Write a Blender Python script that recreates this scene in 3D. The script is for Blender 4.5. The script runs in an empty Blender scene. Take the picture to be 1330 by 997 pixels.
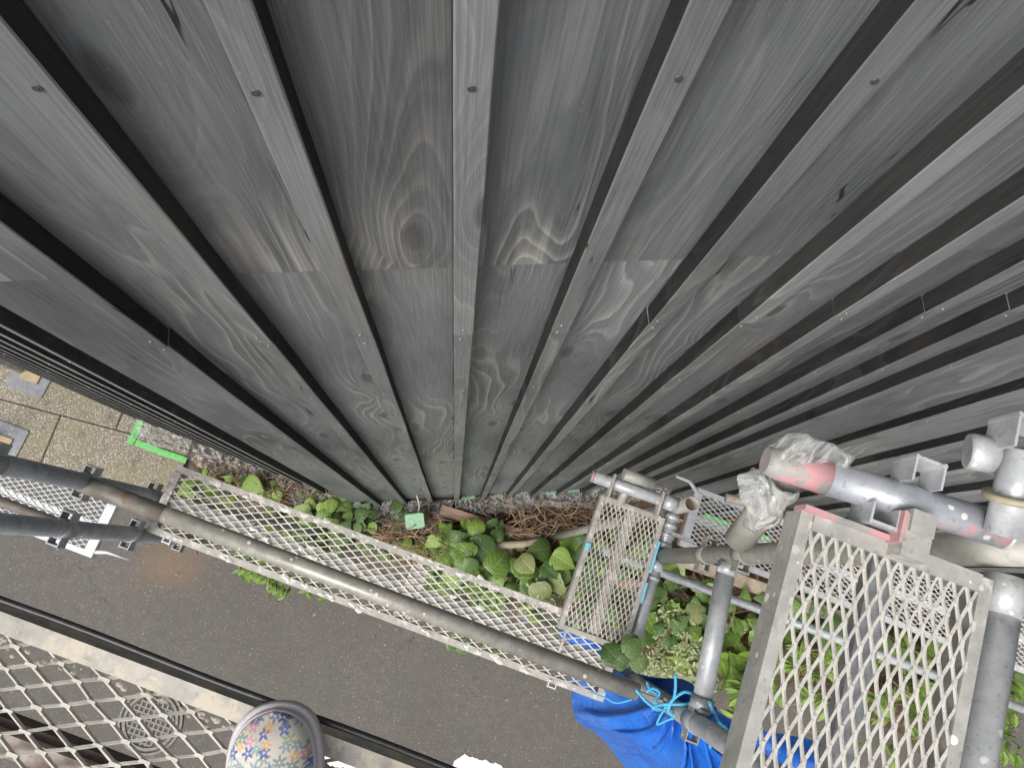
import bpy, math, random
from mathutils import Vector, Matrix, noise
random.seed(7)
sc = bpy.context.scene
C = sc.collection
R = math.radians
HC = 6.09                                    # camera height above the road

# ------------------------------------------------------------------ camera
# rows: world axes (along the wall, into the wall, up) seen from the camera
MX = Matrix(((0.9949, 0.0470, -0.0890), (-0.0663, 0.9715, -0.2275), (0.0758, 0.2323, 0.9697)))
cam = bpy.data.objects.new('camera', bpy.data.cameras.new('camera'))
C.objects.link(cam)
cam.data.sensor_width = 36.0
cam.data.lens = 960.0 / 1330.0 * 36.0
cam.data.clip_start = 0.02
cam.data.clip_end = 400.0
rot = MX.to_quaternion().to_matrix().to_4x4()
cam.matrix_world = Matrix.Translation((0, 0, HC)) @ rot
sc.camera = cam

# ------------------------------------------------------------------ light
SUN_EL, SUN_AZ = 54.0, 234.0                 # azimuth measured clockwise from +Y (into the wall)
world = bpy.data.worlds.new('World'); sc.world = world; world.use_nodes = True
wn = world.node_tree; bg = wn.nodes['Background']
sky = wn.nodes.new('ShaderNodeTexSky'); sky.sky_type = 'NISHITA'; sky.sun_disc = False
sky.sun_elevation = R(SUN_EL); sky.sun_rotation = R(SUN_AZ)
sky.air_density = 1.0; sky.dust_density = 6.0; sky.ozone_density = 0.6
hs = wn.nodes.new('ShaderNodeHueSaturation'); hs.inputs['Saturation'].default_value = 0.25
wn.links.new(sky.outputs[0], hs.inputs['Color']); wn.links.new(hs.outputs[0], bg.inputs[0])
bg.inputs[1].default_value = 0.11
sl = bpy.data.lights.new('sun', 'SUN'); sl.energy = 1.5; sl.angle = R(32); sl.color = (1.0, 0.97, 0.93)
so = bpy.data.objects.new('sun', sl); C.objects.link(so)
sd = Vector((math.sin(R(SUN_AZ)) * math.cos(R(SUN_EL)), math.cos(R(SUN_AZ)) * math.cos(R(SUN_EL)), math.sin(R(SUN_EL))))
so.rotation_euler = sd.to_track_quat('Z', 'Y').to_euler(); so.location = sd * 30
sc.view_settings.view_transform = 'Standard'; sc.view_settings.look = 'None'
sc.view_settings.exposure = 0.68; sc.view_settings.gamma = 1.0
sc.render.engine = 'CYCLES'
sc.cycles.transparent_max_bounces = 10
sc.cycles.max_bounces = 5; sc.cycles.diffuse_bounces = 3; sc.cycles.glossy_bounces = 3; sc.cycles.transmission_bounces = 3

# ------------------------------------------------------------------ frames of reference
U = Vector((0.9157, -0.4019, 0)); V = Vector((0.4019, 0.9157, 0)); Z = Vector((0, 0, 1))
def P(u, v, h):                              # street frame: along, towards the house, metres below the camera
    return U * u + V * v + Vector((0, 0, HC - h))
def sv(x, y, h):                             # survey: a sighting (photo pixel) and a depth below the camera -> place
    r = MX @ Vector((x - 665.0, 498.5 - y, -960.0))
    r = r * (-h / r.z)
    return Vector((r.x, r.y, HC - h))
def gd(x, y, z=0.0): return sv(x, y, HC - z)

# ------------------------------------------------------------------ object helpers
WL = {}
def tag(o, label, cat, group=None, kind=None):
    if label: o['label'] = label
    if cat: o['category'] = cat
    if group: o['group'] = group
    if kind: o['kind'] = kind
    return o
def thing(name, loc, label, cat, group=None):
    o = bpy.data.objects.new(name, None); o.empty_display_size = 0.1
    C.objects.link(o); o.location = loc; WL[o] = Vector(loc)
    return tag(o, label, cat, group)
class MB:
    def __init__(s): s.v = []; s.f = []; s.m = []; s.sm = []
    def add(s, vs, fs, mi=0, smooth=False):
        b = len(s.v); s.v += [tuple(p) for p in vs]
        for f in fs: s.f.append([i + b for i in f]); s.m.append(mi); s.sm.append(smooth)
    def box(s, c, ax, ay, az, mi=0):         # centre and three half-vectors
        c = Vector(c); vs = [c + ax * i + ay * j + az * k for k in (-1, 1) for j in (-1, 1) for i in (-1, 1)]
        s.add(vs, [(0, 2, 3, 1), (4, 5, 7, 6), (0, 1, 5, 4), (2, 6, 7, 3), (0, 4, 6, 2), (1, 3, 7, 5)], mi)
    def tube(s, pts, r, seg=12, mi=0, caps=True, smooth=True):
        pts = [Vector(p) for p in pts]; n = len(pts)
        rr = r if isinstance(r, (list, tuple)) else [r] * n
        d0 = (pts[1] - pts[0]).normalized()
        a = d0.orthogonal().normalized()
        vs = []
        for i, p in enumerate(pts):
            d = (pts[min(i + 1, n - 1)] - pts[max(i - 1, 0)])
            d = d.normalized() if d.length > 1e-9 else d0
            a = (a - d * a.dot(d)).normalized(); b = d.cross(a)
            for k in range(seg):
                t = 2 * math.pi * k / seg
                vs.append(p + (a * math.cos(t) + b * math.sin(t)) * rr[i])
        fs = []
        for i in range(n - 1):
            for k in range(seg):
                k2 = (k + 1) % seg
                fs.append((i * seg + k, i * seg + k2, (i + 1) * seg + k2, (i + 1) * seg + k))
        s.add(vs, fs, mi, smooth)
        if caps:
            b = len(s.v) - len(vs)
            s.f.append([b + k for k in range(seg)][::-1]); s.m.append(mi); s.sm.append(False)
            s.f.append([b + (n - 1) * seg + k for k in range(seg)]); s.m.append(mi); s.sm.append(False)
    def ring(s, p0, p1, ro, ri, seg=20, mi=0):        # hollow pipe with open ends
        p0, p1 = Vector(p0), Vector(p1); d = (p1 - p0).normalized(); a = d.orthogonal().normalized(); b = d.cross(a)
        vs = []
        for (p, r) in ((p0, ro), (p1, ro), (p1, ri), (p0, ri)):
            for k in range(seg):
                t = 2 * math.pi * k / seg; vs.append(p + (a * math.cos(t) + b * math.sin(t)) * r)
        fs = []
        for j in range(4):
            j2 = (j + 1) % 4
            for k in range(seg):
                k2 = (k + 1) % seg; fs.append((j * seg + k, j * seg + k2, j2 * seg + k2, j2 * seg + k))
        s.add(vs, fs, mi, True)
    def grid(s, rows, mi=0, smooth=True):
        n = len(rows[0]); vs = [p for r in rows for p in r]; fs = []
        for i in range(len(rows) - 1):
            for j in range(n - 1): fs.append((i * n + j, i * n + j + 1, (i + 1) * n + j + 1, (i + 1) * n + j))
        s.add(vs, fs, mi, smooth)
    def mesh(s, name, mats, org=Vector((0, 0, 0))):
        me = bpy.data.meshes.new(name)
        me.from_pydata([tuple(Vector(p) - org) for p in s.v], [], s.f)
        for m in (mats if isinstance(mats, (list, tuple)) else [mats]): me.materials.append(m)
        me.polygons.foreach_set('material_index', s.m); me.polygons.foreach_set('use_smooth', s.sm)
        me.update(); return me
    def build(s, name, mats, parent=None, org=None):
        if parent is not None:
            base = WL[parent]; org = Vector(org) if org is not None else base
        else:
            if org is None:
                n = len(s.v); org = Vector((sum(p[0] for p in s.v) / n, sum(p[1] for p in s.v) / n, min(p[2] for p in s.v)))
            org = Vector(org); base = Vector((0, 0, 0))
        o = bpy.data.objects.new(name, s.mesh(name, mats, org)); C.objects.link(o)
        o.location = org - base; o.parent = parent; WL[o] = org
        return o
def place(name, me, loc, rotm, parent, scale=1.0):
    o = bpy.data.objects.new(name, me); C.objects.link(o)
    base = WL[parent] if parent is not None else Vector((0, 0, 0))
    o.parent = parent
    o.matrix_local = Matrix.Translation(Vector(loc) - base) @ rotm.to_4x4() @ Matrix.Scale(scale, 4)
    WL[o] = Vector(loc)
    return o

# ------------------------------------------------------------------ materials
def newmat(name):
    m = bpy.data.materials.new(name); m.use_nodes = True
    nt = m.node_tree; return m, nt, nt.nodes['Principled BSDF']
class NT:                                    # terse node builder
    def __init__(s, nt): s.nt = nt
    def n(s, t, **kw):
        nd = s.nt.nodes.new(t)
        for k, v in kw.items(): setattr(nd, k, v)
        return nd
    def l(s, a, b): s.nt.links.new(a, b)
    def set(s, sock, v):
        if isinstance(v, bpy.types.NodeSocket): s.l(v, sock)
        elif v is not None: sock.default_value = v
    def math(s, op, a, b=None, c=None, clamp=False):
        nd = s.n('ShaderNodeMath', operation=op, use_clamp=clamp)
        for i, x in enumerate((a, b, c)):
            if x is not None: s.set(nd.inputs[i], x)
        return nd.outputs[0]
    def vmath(s, op, a, b=None):
        nd = s.n('ShaderNodeVectorMath', operation=op); s.set(nd.inputs[0], a)
        if b is not None: s.set(nd.inputs[1], b)
        return nd.outputs[1] if op in ('LENGTH', 'DOT_PRODUCT', 'DISTANCE') else nd.outputs[0]
    def obj(s): return s.n('ShaderNodeTexCoord').outputs['Object']
    def map(s, vec, scale=(1, 1, 1), loc=(0, 0, 0), rot=(0, 0, 0)):
        m = s.n('ShaderNodeMapping'); s.l(vec, m.inputs[0]); m.inputs['Scale'].default_value = scale
        m.inputs['Location'].default_value = loc; m.inputs['Rotation'].default_value = rot; return m.outputs[0]
    def noise(s, vec, scale=5, detail=4, rough=0.55, dist=0.0):
        nd = s.n('ShaderNodeTexNoise'); s.l(vec, nd.inputs['Vector'])
        nd.inputs['Scale'].default_value = scale; nd.inputs['Detail'].default_value = detail
        nd.inputs['Roughness'].default_value = rough; nd.inputs['Distortion'].default_value = dist
        return nd.outputs['Fac']
    def ramp(s, fac, stops, interp='LINEAR'):
        nd = s.n('ShaderNodeValToRGB'); s.set(nd.inputs[0], fac); cr = nd.color_ramp; cr.interpolation = interp
        while len(cr.elements) < len(stops): cr.elements.new(0.5)
        for e, (p, c) in zip(cr.elements, stops):
            e.position = p; e.color = tuple(c) + (1,) if len(c) == 3 else c
        return nd.outputs[0]
    def mix(s, fac, a, b, mode='MIX'):
        nd = s.n('ShaderNodeMix', data_type='RGBA', blend_type=mode)
        s.set(nd.inputs[0], fac)
        for k, x in ((6, a), (7, b)):
            s.set(nd.inputs[k], x if isinstance(x, bpy.types.NodeSocket) else tuple(x) + (1,))
        return nd.outputs[2]
    def bump(s, h, strength=0.3, dist=0.01):
        nd = s.n('ShaderNodeBump'); s.set(nd.inputs['Height'], h)
        nd.inputs['Strength'].default_value = strength; nd.inputs['Distance'].default_value = dist; return nd.outputs[0]
    def rnd(s): return s.n('ShaderNodeObjectInfo').outputs['Random']
    def thr(s, f, lo, hi):                   # smooth step
        nd = s.n('ShaderNodeMapRange', interpolation_type='SMOOTHSTEP'); s.set(nd.inputs[0], f)
        nd.inputs[1].default_value = lo; nd.inputs[2].default_value = hi; return nd.outputs[0]

def m_wood(name, dark, mid, pale, black=False, ends=0.0):
    m, nt, b = newmat(name); t = NT(nt)
    o = t.obj(); r = t.rnd()
    sx = t.n('ShaderNodeSeparateXYZ'); t.l(o, sx.inputs[0])
    px = t.math('ADD', t.math('ADD', sx.outputs[0], sx.outputs[1]), t.math('MULTIPLY', r, 31.7))
    pz = t.math('ADD', sx.outputs[2], t.math('MULTIPLY', r, 57.1))
    cb = t.n('ShaderNodeCombineXYZ'); t.l(px, cb.inputs[0]); t.l(pz, cb.inputs[1]); p = cb.outputs[0]
    def nz(sx_, sy_, det=2, rough=0.55, loc=(0, 0, 0), dist=0.0):
        nd = t.n('ShaderNodeTexNoise', noise_dimensions='2D'); t.l(t.map(p, (sx_, sy_, 1), loc), nd.inputs['Vector'])
        nd.inputs['Scale'].default_value = 1.0; nd.inputs['Detail'].default_value = det
        nd.inputs['Roughness'].default_value = rough; nd.inputs['Distortion'].default_value = dist
        return nd.outputs['Fac']
    warp = nz(4.5, 0.75, 2); fine = nz(230, 4.5, 2, 0.6); blot = nz(6, 1.4, 4, 0.62)
    jit = nz(34, 5, 1)
    vo = t.n('ShaderNodeTexVoronoi', voronoi_dimensions='2D'); t.l(t.map(p, (4.6, 1.55, 1)), vo.inputs['Vector']); vo.inputs['Scale'].default_value = 1.0
    kc = t.n('ShaderNodeSeparateColor'); t.l(vo.outputs['Color'], kc.inputs[0])
    has = t.thr(kc.outputs[0], 0.58, 0.64)
    kd = vo.outputs['Distance']
    knot = t.math('MULTIPLY', t.math('POWER', 2.718, t.math('MULTIPLY', t.math('MULTIPLY', kd, kd), -11.0)), has)
    field = t.math('ADD', t.math('MULTIPLY', sx.outputs[0], 24.0), t.math('MULTIPLY', warp, 9.0))
    field = t.math('ADD', field, t.math('ADD', t.math('MULTIPLY', knot, 3.6), t.math('MULTIPLY', jit, 0.32)))
    saw = t.math('FRACT', field)
    ring = t.math('MULTIPLY', t.math('POWER', saw, 3.6), t.thr(saw, 1.0, 0.86))
    saw2 = t.math('FRACT', t.math('MULTIPLY', field, 2.63))
    ring2 = t.math('MULTIPLY', t.math('POWER', saw2, 3.0), t.thr(saw2, 1.0, 0.8))
    vis = t.thr(nz(3.3, 1.0, 2, 0.5, (9, 3, 0)), 0.34, 0.66)
    # weathering creeping up from the sawn lower ends of the upper boards
    up_ = t.math('SUBTRACT', sx.outputs[2], HC - 1.207)
    wash = t.math('MULTIPLY', t.math('MULTIPLY', t.thr(up_, 0.34, 0.0), t.thr(up_, -0.002, 0.0)), t.thr(nz(9, 0.8, 2, 0.5, (5, 1, 0)), 0.28, 0.52))
    wash = t.math('MULTIPLY', t.math('MULTIPLY', wash, ends), t.math('ADD', t.math('MULTIPLY', t.thr(t.math('FRACT', t.math('MULTIPLY', r, 11.7)), 0.52, 0.70), 0.85), 0.15))
    base = t.ramp(blot, [(0.22, dark), (0.5, mid), (0.82, [c * 1.32 for c in mid])])
    amt = t.math('ADD', t.math('MULTIPLY', ring, t.math('ADD', t.math('ADD', t.math('MULTIPLY', t.math('MULTIPLY', vis, t.math('ADD', t.math('MULTIPLY', t.thr(up_, 0.02, -0.02), 0.48), 0.22)), 1.0), t.math('MULTIPLY', wash, 0.75)), 0.05)), t.math('MULTIPLY', ring2, 0.11))
    amt = t.math('ADD', amt, t.math('MULTIPLY', t.math('MULTIPLY', wash, t.thr(nz(17, 0.7, 2, 0.5, (2, 6, 0)), 0.38, 0.62)), 0.62), clamp=True)
    base = t.mix(amt, base, pale)
    base = t.mix(t.math('MULTIPLY', t.thr(fine, 0.38, 0.72), 0.30), base, [c * 0.6 for c in dark])
    cen = t.thr(knot, 0.90, 0.98)
    base = t.mix(t.math('MULTIPLY', cen, 0.6), base, [c * 0.4 for c in dark])
    brn = t.thr(warp, 0.62, 0.75)
    base = t.mix(t.math('MULTIPLY', brn, 0.16), base, (0.19, 0.14, 0.10))
    chk = nz(58, 1.7, 0, 0.4, (3, 8, 0), 0.25)
    chkm = t.math('MULTIPLY', t.thr(t.math('ABSOLUTE', t.math('SUBTRACT', chk, 0.5)), 0.018, 0.004), t.thr(nz(8, 2.4, 1, 0.5, (1, 5, 0)), 0.62, 0.67))
    base = t.mix(t.math('MULTIPLY', chkm, 0.9), base, (0.006, 0.006, 0.006))
    sp = nz(170, 120, 0)
    base = t.mix(t.math('MULTIPLY', t.thr(sp, 0.86, 0.90), 0.0 if black else 0.15), base, (0.5, 0.51, 0.53))
    foot_green = t.math('MULTIPLY', t.thr(sx.outputs[2], 1.3, 0.1), t.thr(blot, 0.40, 0.62))                 # blotchy green tint, stronger towards the wall foot
    base = t.mix(t.math('MULTIPLY', foot_green, 0.0 if black else 0.5), base, (0.070, 0.100, 0.060))
    tone = t.math('ADD', t.math('MULTIPLY', r, 0.42), 0.79)
    hsv = t.n('ShaderNodeHueSaturation'); t.l(base, hsv.inputs['Color']); t.l(tone, hsv.inputs['Value'])
    t.l(hsv.outputs[0], b.inputs['Base Color'])
    b.inputs['Roughness'].default_value = 0.44 if not black else 0.7
    b.inputs['Specular IOR Level'].default_value = 0.45 if not black else 0.15
    t.l(t.bump(fine, 0.35, 0.0022), b.inputs['Normal'])
    return m
M = {}
M['board'] = m_wood('weathered_board', (0.094, 0.101, 0.108), (0.156, 0.165, 0.173), (0.52, 0.505, 0.455), ends=1.0)
M['batten'] = m_wood('weathered_batten', (0.112, 0.118, 0.122), (0.180, 0.187, 0.191), (0.44, 0.43, 0.40))
M['batten_side'] = m_wood('dark_batten_edge', (0.015, 0.0155, 0.0165), (0.032, 0.0318, 0.0318), (0.10, 0.097, 0.092), True)  # batten sides and wall backing, toned much darker than the fronts

def m_plain(name, c1, c2, scale=8, rough=0.6, metal=0.0, bump=0.15, bd=0.004, det=5, spec=0.5, stops=(0.3, 0.7), mp=(1, 1, 1)):
    m, nt, b = newmat(name); t = NT(nt); o = t.map(t.obj(), mp)
    f = t.noise(o, scale, det, 0.6)
    t.l(t.ramp(f, [(stops[0], c1), (stops[1], c2)]), b.inputs['Base Color'])
    b.inputs['Roughness'].default_value = rough; b.inputs['Metallic'].default_value = metal
    b.inputs['Specular IOR Level'].default_value = spec
    if bump: t.l(t.bump(t.noise(o, scale * 4, 4, 0.6), bump, bd), b.inputs['Normal'])
    return m
def m_steel(name, c1, c2, metal=0.75, rough=(0.32, 0.5), splat=0.0, rust=0.0, pink=0.0, cement=0.0, ccol=(0.50, 0.47, 0.42), paint=None):
    m, nt, b = newmat(name); t = NT(nt); o = t.obj()
    rv = t.vmath('ADD', o, t.vmath('MULTIPLY', t.vmath('ADD', o, (0, 0, 0)), (0, 0, 0)))
    f = t.noise(o, 26, 5, 0.65)
    col = t.ramp(f, [(0.3, c1), (0.68, c2)])
    met = t.math('MULTIPLY', 1.0, metal); rgh = t.math('ADD', t.math('MULTIPLY', t.noise(o, 40, 4, 0.6), rough[1] - rough[0]), rough[0])
    scr = t.thr(t.noise(o, 120, 2, 0.5), 0.63, 0.70)
    col = t.mix(t.math('MULTIPLY', scr, 0.35), col, [c * 0.35 for c in c1])
    def layer(fac, c, r):
        nonlocal col, met, rgh
        col = t.mix(fac, col, c); inv = t.math('SUBTRACT', 1.0, fac)
        met = t.math('MULTIPLY', met, inv)
        rgh = t.math('ADD', t.math('MULTIPLY', rgh, inv), t.math('MULTIPLY', fac, r))
    if rust: layer(t.math('MULTIPLY', t.thr(t.noise(o, 14, 6, 0.7), 0.68 - rust * 0.3, 0.84 - rust * 0.3), 0.8), (0.19, 0.10, 0.055), 0.85)
    if cement: layer(t.thr(t.noise(o, 20, 6, 0.7), 0.68 - cement * 0.4, 0.80 - cement * 0.4), ccol, 0.9)
    if pink: layer(t.math('MULTIPLY', t.thr(t.noise(o, 13, 6, 0.68), 0.70 - pink * 0.3, 0.75 - pink * 0.3), 0.85), (0.50, 0.24, 0.26), 0.7)
    if splat:
        vo = t.n('ShaderNodeTexVoronoi'); t.l(o, vo.inputs['Vector']); vo.inputs['Scale'].default_value = 70.0
        vc = t.n('ShaderNodeSeparateColor'); t.l(vo.outputs['Color'], vc.inputs[0])
        rad = t.math('ADD', t.math('MULTIPLY', vc.outputs[1], 0.30), t.math('MULTIPLY', t.noise(o, 160, 2, 0.5), 0.22))
        layer(t.math('MULTIPLY', t.thr(t.math('SUBTRACT', vo.outputs['Distance'], rad), 0.02, -0.02), t.thr(vc.outputs[0], 1.0 - splat * 0.10, 1.0 - splat * 0.08)), (0.62, 0.61, 0.58), 0.8)
    t.l(col, b.inputs['Base Color']); t.l(met, b.inputs['Metallic']); t.l(rgh, b.inputs['Roughness'])
    t.l(t.bump(t.math('ADD', t.noise(o, 60, 5, 0.65), t.math('MULTIPLY', f, 0.6)), 0.25, 0.0015), b.inputs['Normal'])
    return m
M['galv'] = m_steel('galvanised_steel', (0.34, 0.355, 0.37), (0.56, 0.575, 0.59), metal=0.25, rough=(0.28, 0.46), splat=0.9, rust=0.2, cement=0.22)
M['galv_pink'] = m_steel('galvanised_steel_pink_paint', (0.28, 0.30, 0.33), (0.43, 0.45, 0.49), metal=0.3, rough=(0.30, 0.48), splat=0.9, pink=0.38)
M['galv_dull'] = m_steel('dull_galvanised_post', (0.28, 0.28, 0.25), (0.42, 0.41, 0.37), metal=0.15, rough=(0.42, 0.6), splat=0.6, rust=0.2, cement=0.3, ccol=(0.40, 0.38, 0.32))
M['dark_post'] = m_steel('dark_grey_post', (0.20, 0.215, 0.23), (0.35, 0.365, 0.38), metal=0.2, rough=(0.3, 0.5), splat=0.4, rust=0.12)
M['rail'] = m_steel('weathered_rail', (0.22, 0.213, 0.185), (0.36, 0.348, 0.31), metal=0.2, rough=(0.28, 0.42), rust=0.25, splat=0.7)
M['rail_rust'] = m_steel('rusty_rail_end', (0.17, 0.155, 0.13), (0.28, 0.26, 0.225), metal=0.2, rough=(0.4, 0.6), rust=0.55, pink=0.15)
M['deck'] = m_steel('cement_splashed_frame', (0.28, 0.265, 0.24), (0.42, 0.395, 0.36), metal=0.1, rough=(0.6, 0.8), splat=1.2, cement=0.42, rust=0.2, ccol=(0.56, 0.525, 0.48))
M['deck_grey'] = m_steel('grey_deck_frame', (0.24, 0.24, 0.225), (0.39, 0.385, 0.36), metal=0.15, rough=(0.5, 0.7), splat=0.9, cement=0.28, rust=0.15, ccol=(0.48, 0.465, 0.43))
M['deck_pink'] = m_steel('pink_sprayed_frame', (0.24, 0.235, 0.225), (0.36, 0.35, 0.33), metal=0.1, rough=(0.5, 0.7), splat=0.4, pink=0.62)
M['deck_mesh'] = m_steel('deck_mesh', (0.40, 0.38, 0.34), (0.62, 0.59, 0.54), metal=0.1, rough=(0.5, 0.7), cement=0.3, rust=0.22, ccol=(0.66, 0.62, 0.56))
M['deck_mesh_grey'] = m_steel('grey_deck_mesh', (0.38, 0.37, 0.34), (0.54, 0.525, 0.485), metal=0.15, rough=(0.45, 0.65), cement=0.3, rust=0.12, ccol=(0.50, 0.46, 0.40))
M['near_mesh'] = m_steel('caked_near_mesh', (0.29, 0.275, 0.245), (0.46, 0.44, 0.40), metal=0.15, rough=(0.5, 0.75), cement=0.35, rust=0.25, ccol=(0.50, 0.465, 0.41))
M['white_deck'] = m_steel('white_bright_deck', (0.44, 0.455, 0.47), (0.62, 0.63, 0.645), metal=0.1, rough=(0.35, 0.5), splat=0.3, cement=0.1)
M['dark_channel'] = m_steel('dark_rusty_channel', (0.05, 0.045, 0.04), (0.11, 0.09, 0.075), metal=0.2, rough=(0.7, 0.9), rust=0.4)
M['near_rail'] = m_steel('plaster_caked_rail', (0.26, 0.25, 0.23), (0.44, 0.42, 0.375), metal=0.1, rough=(0.7, 0.9), cement=0.55, rust=0.2, ccol=(0.48, 0.435, 0.355))
M['channel_pale'] = m_steel('caked_channel', (0.20, 0.165, 0.145), (0.36, 0.31, 0.28), metal=0.05, rough=(0.8, 0.95), cement=0.5, rust=0.45, ccol=(0.38, 0.34, 0.30))
M['plaster'] = m_plain('dried_plaster', (0.45, 0.43, 0.40), (0.66, 0.64, 0.60), 60, 0.9, bump=0.4)
M['hose'] = m_plain('black_rubber', (0.008, 0.008, 0.009), (0.03, 0.03, 0.032), 60, 0.42, bump=0.1)
M['bluetape'] = m_plain('sky_blue_paint', (0.16, 0.50, 0.66), (0.22, 0.58, 0.74), 30, 0.6)
M['greentape'] = m_plain('green_masking_tape', (0.10, 0.36, 0.09), (0.15, 0.47, 0.13), 25, 0.55, bump=0.3)
M['palegreen'] = m_plain('pale_green_tape', (0.13, 0.28, 0.16), (0.26, 0.44, 0.28), 60, 0.5, bump=0.4)
M['wire'] = m_plain('pale_wire', (0.35, 0.33, 0.30), (0.5, 0.48, 0.45), 30, 0.5)
M['rope'] = m_plain('cyan_rope', (0.05, 0.36, 0.62), (0.12, 0.52, 0.78), 160, 0.6, bump=0.5, bd=0.002)
M['plank'] = m_plain('weathered_plank', (0.16, 0.10, 0.07), (0.34, 0.235, 0.175), 3, 0.85, bump=0.4, mp=(2, 22, 22))
M['twig'] = m_plain('dry_twig', (0.13, 0.085, 0.05), (0.34, 0.235, 0.145), 9, 0.85)
M['stem'] = m_plain('green_stem', (0.07, 0.075, 0.035), (0.13, 0.12, 0.06), 15, 0.7)
M['branch'] = m_plain('pale_branch', (0.22, 0.18, 0.13), (0.40, 0.34, 0.26), 14, 0.85, bump=0.4)
M['tape_bag'] = m_plain('clear_tape', (0.5, 0.48, 0.42), (0.7, 0.68, 0.62), 30, 0.3)
M['flange'] = m_plain('yellowed_flange', (0.24, 0.21, 0.13), (0.42, 0.38, 0.27), 40, 0.5)
M['screw'] = m_plain('screw_head', (0.20, 0.19, 0.18), (0.42, 0.41, 0.40), 50, 0.4, 0.6, bump=0)
M['screw_rust'] = m_plain('rusty_screw', (0.05, 0.045, 0.042), (0.12, 0.10, 0.09), 300, 0.6, 0.3, bump=0)
M['sole'] = m_plain('lilac_grey_rubber', (0.40, 0.375, 0.395), (0.52, 0.495, 0.515), 18, 0.5, bump=0.05)
M['lining'] = m_plain('cream_lining', (0.45, 0.40, 0.34), (0.6, 0.55, 0.48), 40, 0.9)
M['sock'] = m_plain('grey_sock', (0.16, 0.16, 0.17), (0.24, 0.24, 0.25), 120, 0.95)
M['plate'] = m_steel('base_plate_steel', (0.14, 0.145, 0.16), (0.22, 0.23, 0.245), metal=0.3, rough=(0.45, 0.6), splat=0.8)
M['wood_block'] = m_plain('timber_packer', (0.27, 0.20, 0.11), (0.42, 0.33, 0.21), 4, 0.8, mp=(3, 20, 3))
M['white_paint'] = None

def m_asphalt():
    m, nt, b = newmat('asphalt'); t = NT(nt); o = t.obj()
    big = t.noise(o, 0.9, 4, 0.6); mid = t.noise(o, 14, 5, 0.6)
    base = t.ramp(big, [(0.3, (0.090, 0.083, 0.074)), (0.7, (0.114, 0.105, 0.095))])
    base = t.mix(t.math('MULTIPLY', t.thr(mid, 0.35, 0.65), 0.3), base, (0.066, 0.060, 0.053))
    vo = t.n('ShaderNodeTexVoronoi'); t.l(o, vo.inputs['Vector']); vo.inputs['Scale'].default_value = 120.0
    cr = t.n('ShaderNodeSeparateColor'); t.l(vo.outputs['Color'], cr.inputs[0])
    agg = t.math('MULTIPLY', t.thr(vo.outputs['Distance'], 0.5, 0.25), t.thr(cr.outputs[0], 0.60, 0.95))
    base = t.mix(t.math('MULTIPLY', agg, 0.55), base, (0.30, 0.28, 0.25))
    drk = t.math('MULTIPLY', t.thr(vo.outputs['Distance'], 0.5, 0.25), t.thr(cr.outputs[1], 0.7, 0.95))
    base = t.mix(t.math('MULTIPLY', drk, 0.4), base, (0.035, 0.033, 0.031))
    v2 = t.n('ShaderNodeTexVoronoi'); t.l(o, v2.inputs['Vector']); v2.inputs['Scale'].default_value = 48.0
    c2 = t.n('ShaderNodeSeparateColor'); t.l(v2.outputs['Color'], c2.inputs[0])
    wh = t.math('MULTIPLY', t.thr(v2.outputs['Distance'], 0.26, 0.10), t.thr(c2.outputs[0], 0.86, 0.95))
    base = t.mix(t.math('MULTIPLY', wh, 0.75), base, (0.42, 0.40, 0.36))
    pat = t.noise(o, 2.6, 3, 0.55, 0.6)
    base = t.mix(t.math('MULTIPLY', t.thr(pat, 0.52, 0.66), 0.30), base, (0.085, 0.090, 0.072))
    base = t.mix(t.math('MULTIPLY', t.thr(pat, 0.46, 0.34), 0.30), base, (0.100, 0.086, 0.082))
    ck = t.math('ABSOLUTE', t.math('SUBTRACT', t.noise(o, 1.3, 6, 0.62, 0.4), 0.5))
    base = t.mix(t.math('MULTIPLY', t.math('MULTIPLY', t.thr(ck, 0.006, 0.001), t.thr(big, 0.5, 0.6)), 0.55), base, (0.03, 0.028, 0.025))
    # sandy orange stain near the kerb
    c = gd(222, 732); dx = t.vmath('SUBTRACT', o, tuple(c))
    dist = t.math('ADD', t.vmath('LENGTH', t.vmath('MULTIPLY', dx, (1.0, 1.3, 0))), t.math('MULTIPLY', t.noise(o, 5, 4, 0.6), 0.28))
    base = t.mix(t.math('MULTIPLY', t.thr(dist, 0.55, 0.12), 0.42), base, (0.23, 0.135, 0.07))
    t.l(base, b.inputs['Base Color']); b.inputs['Roughness'].default_value = 0.85
    t.l(t.bump(t.math('ADD', vo.outputs['Distance'], t.noise(o, 300, 3, 0.6)), 0.35, 0.004), b.inputs['Normal'])
    return m
M['asphalt'] = m_asphalt()
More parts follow.
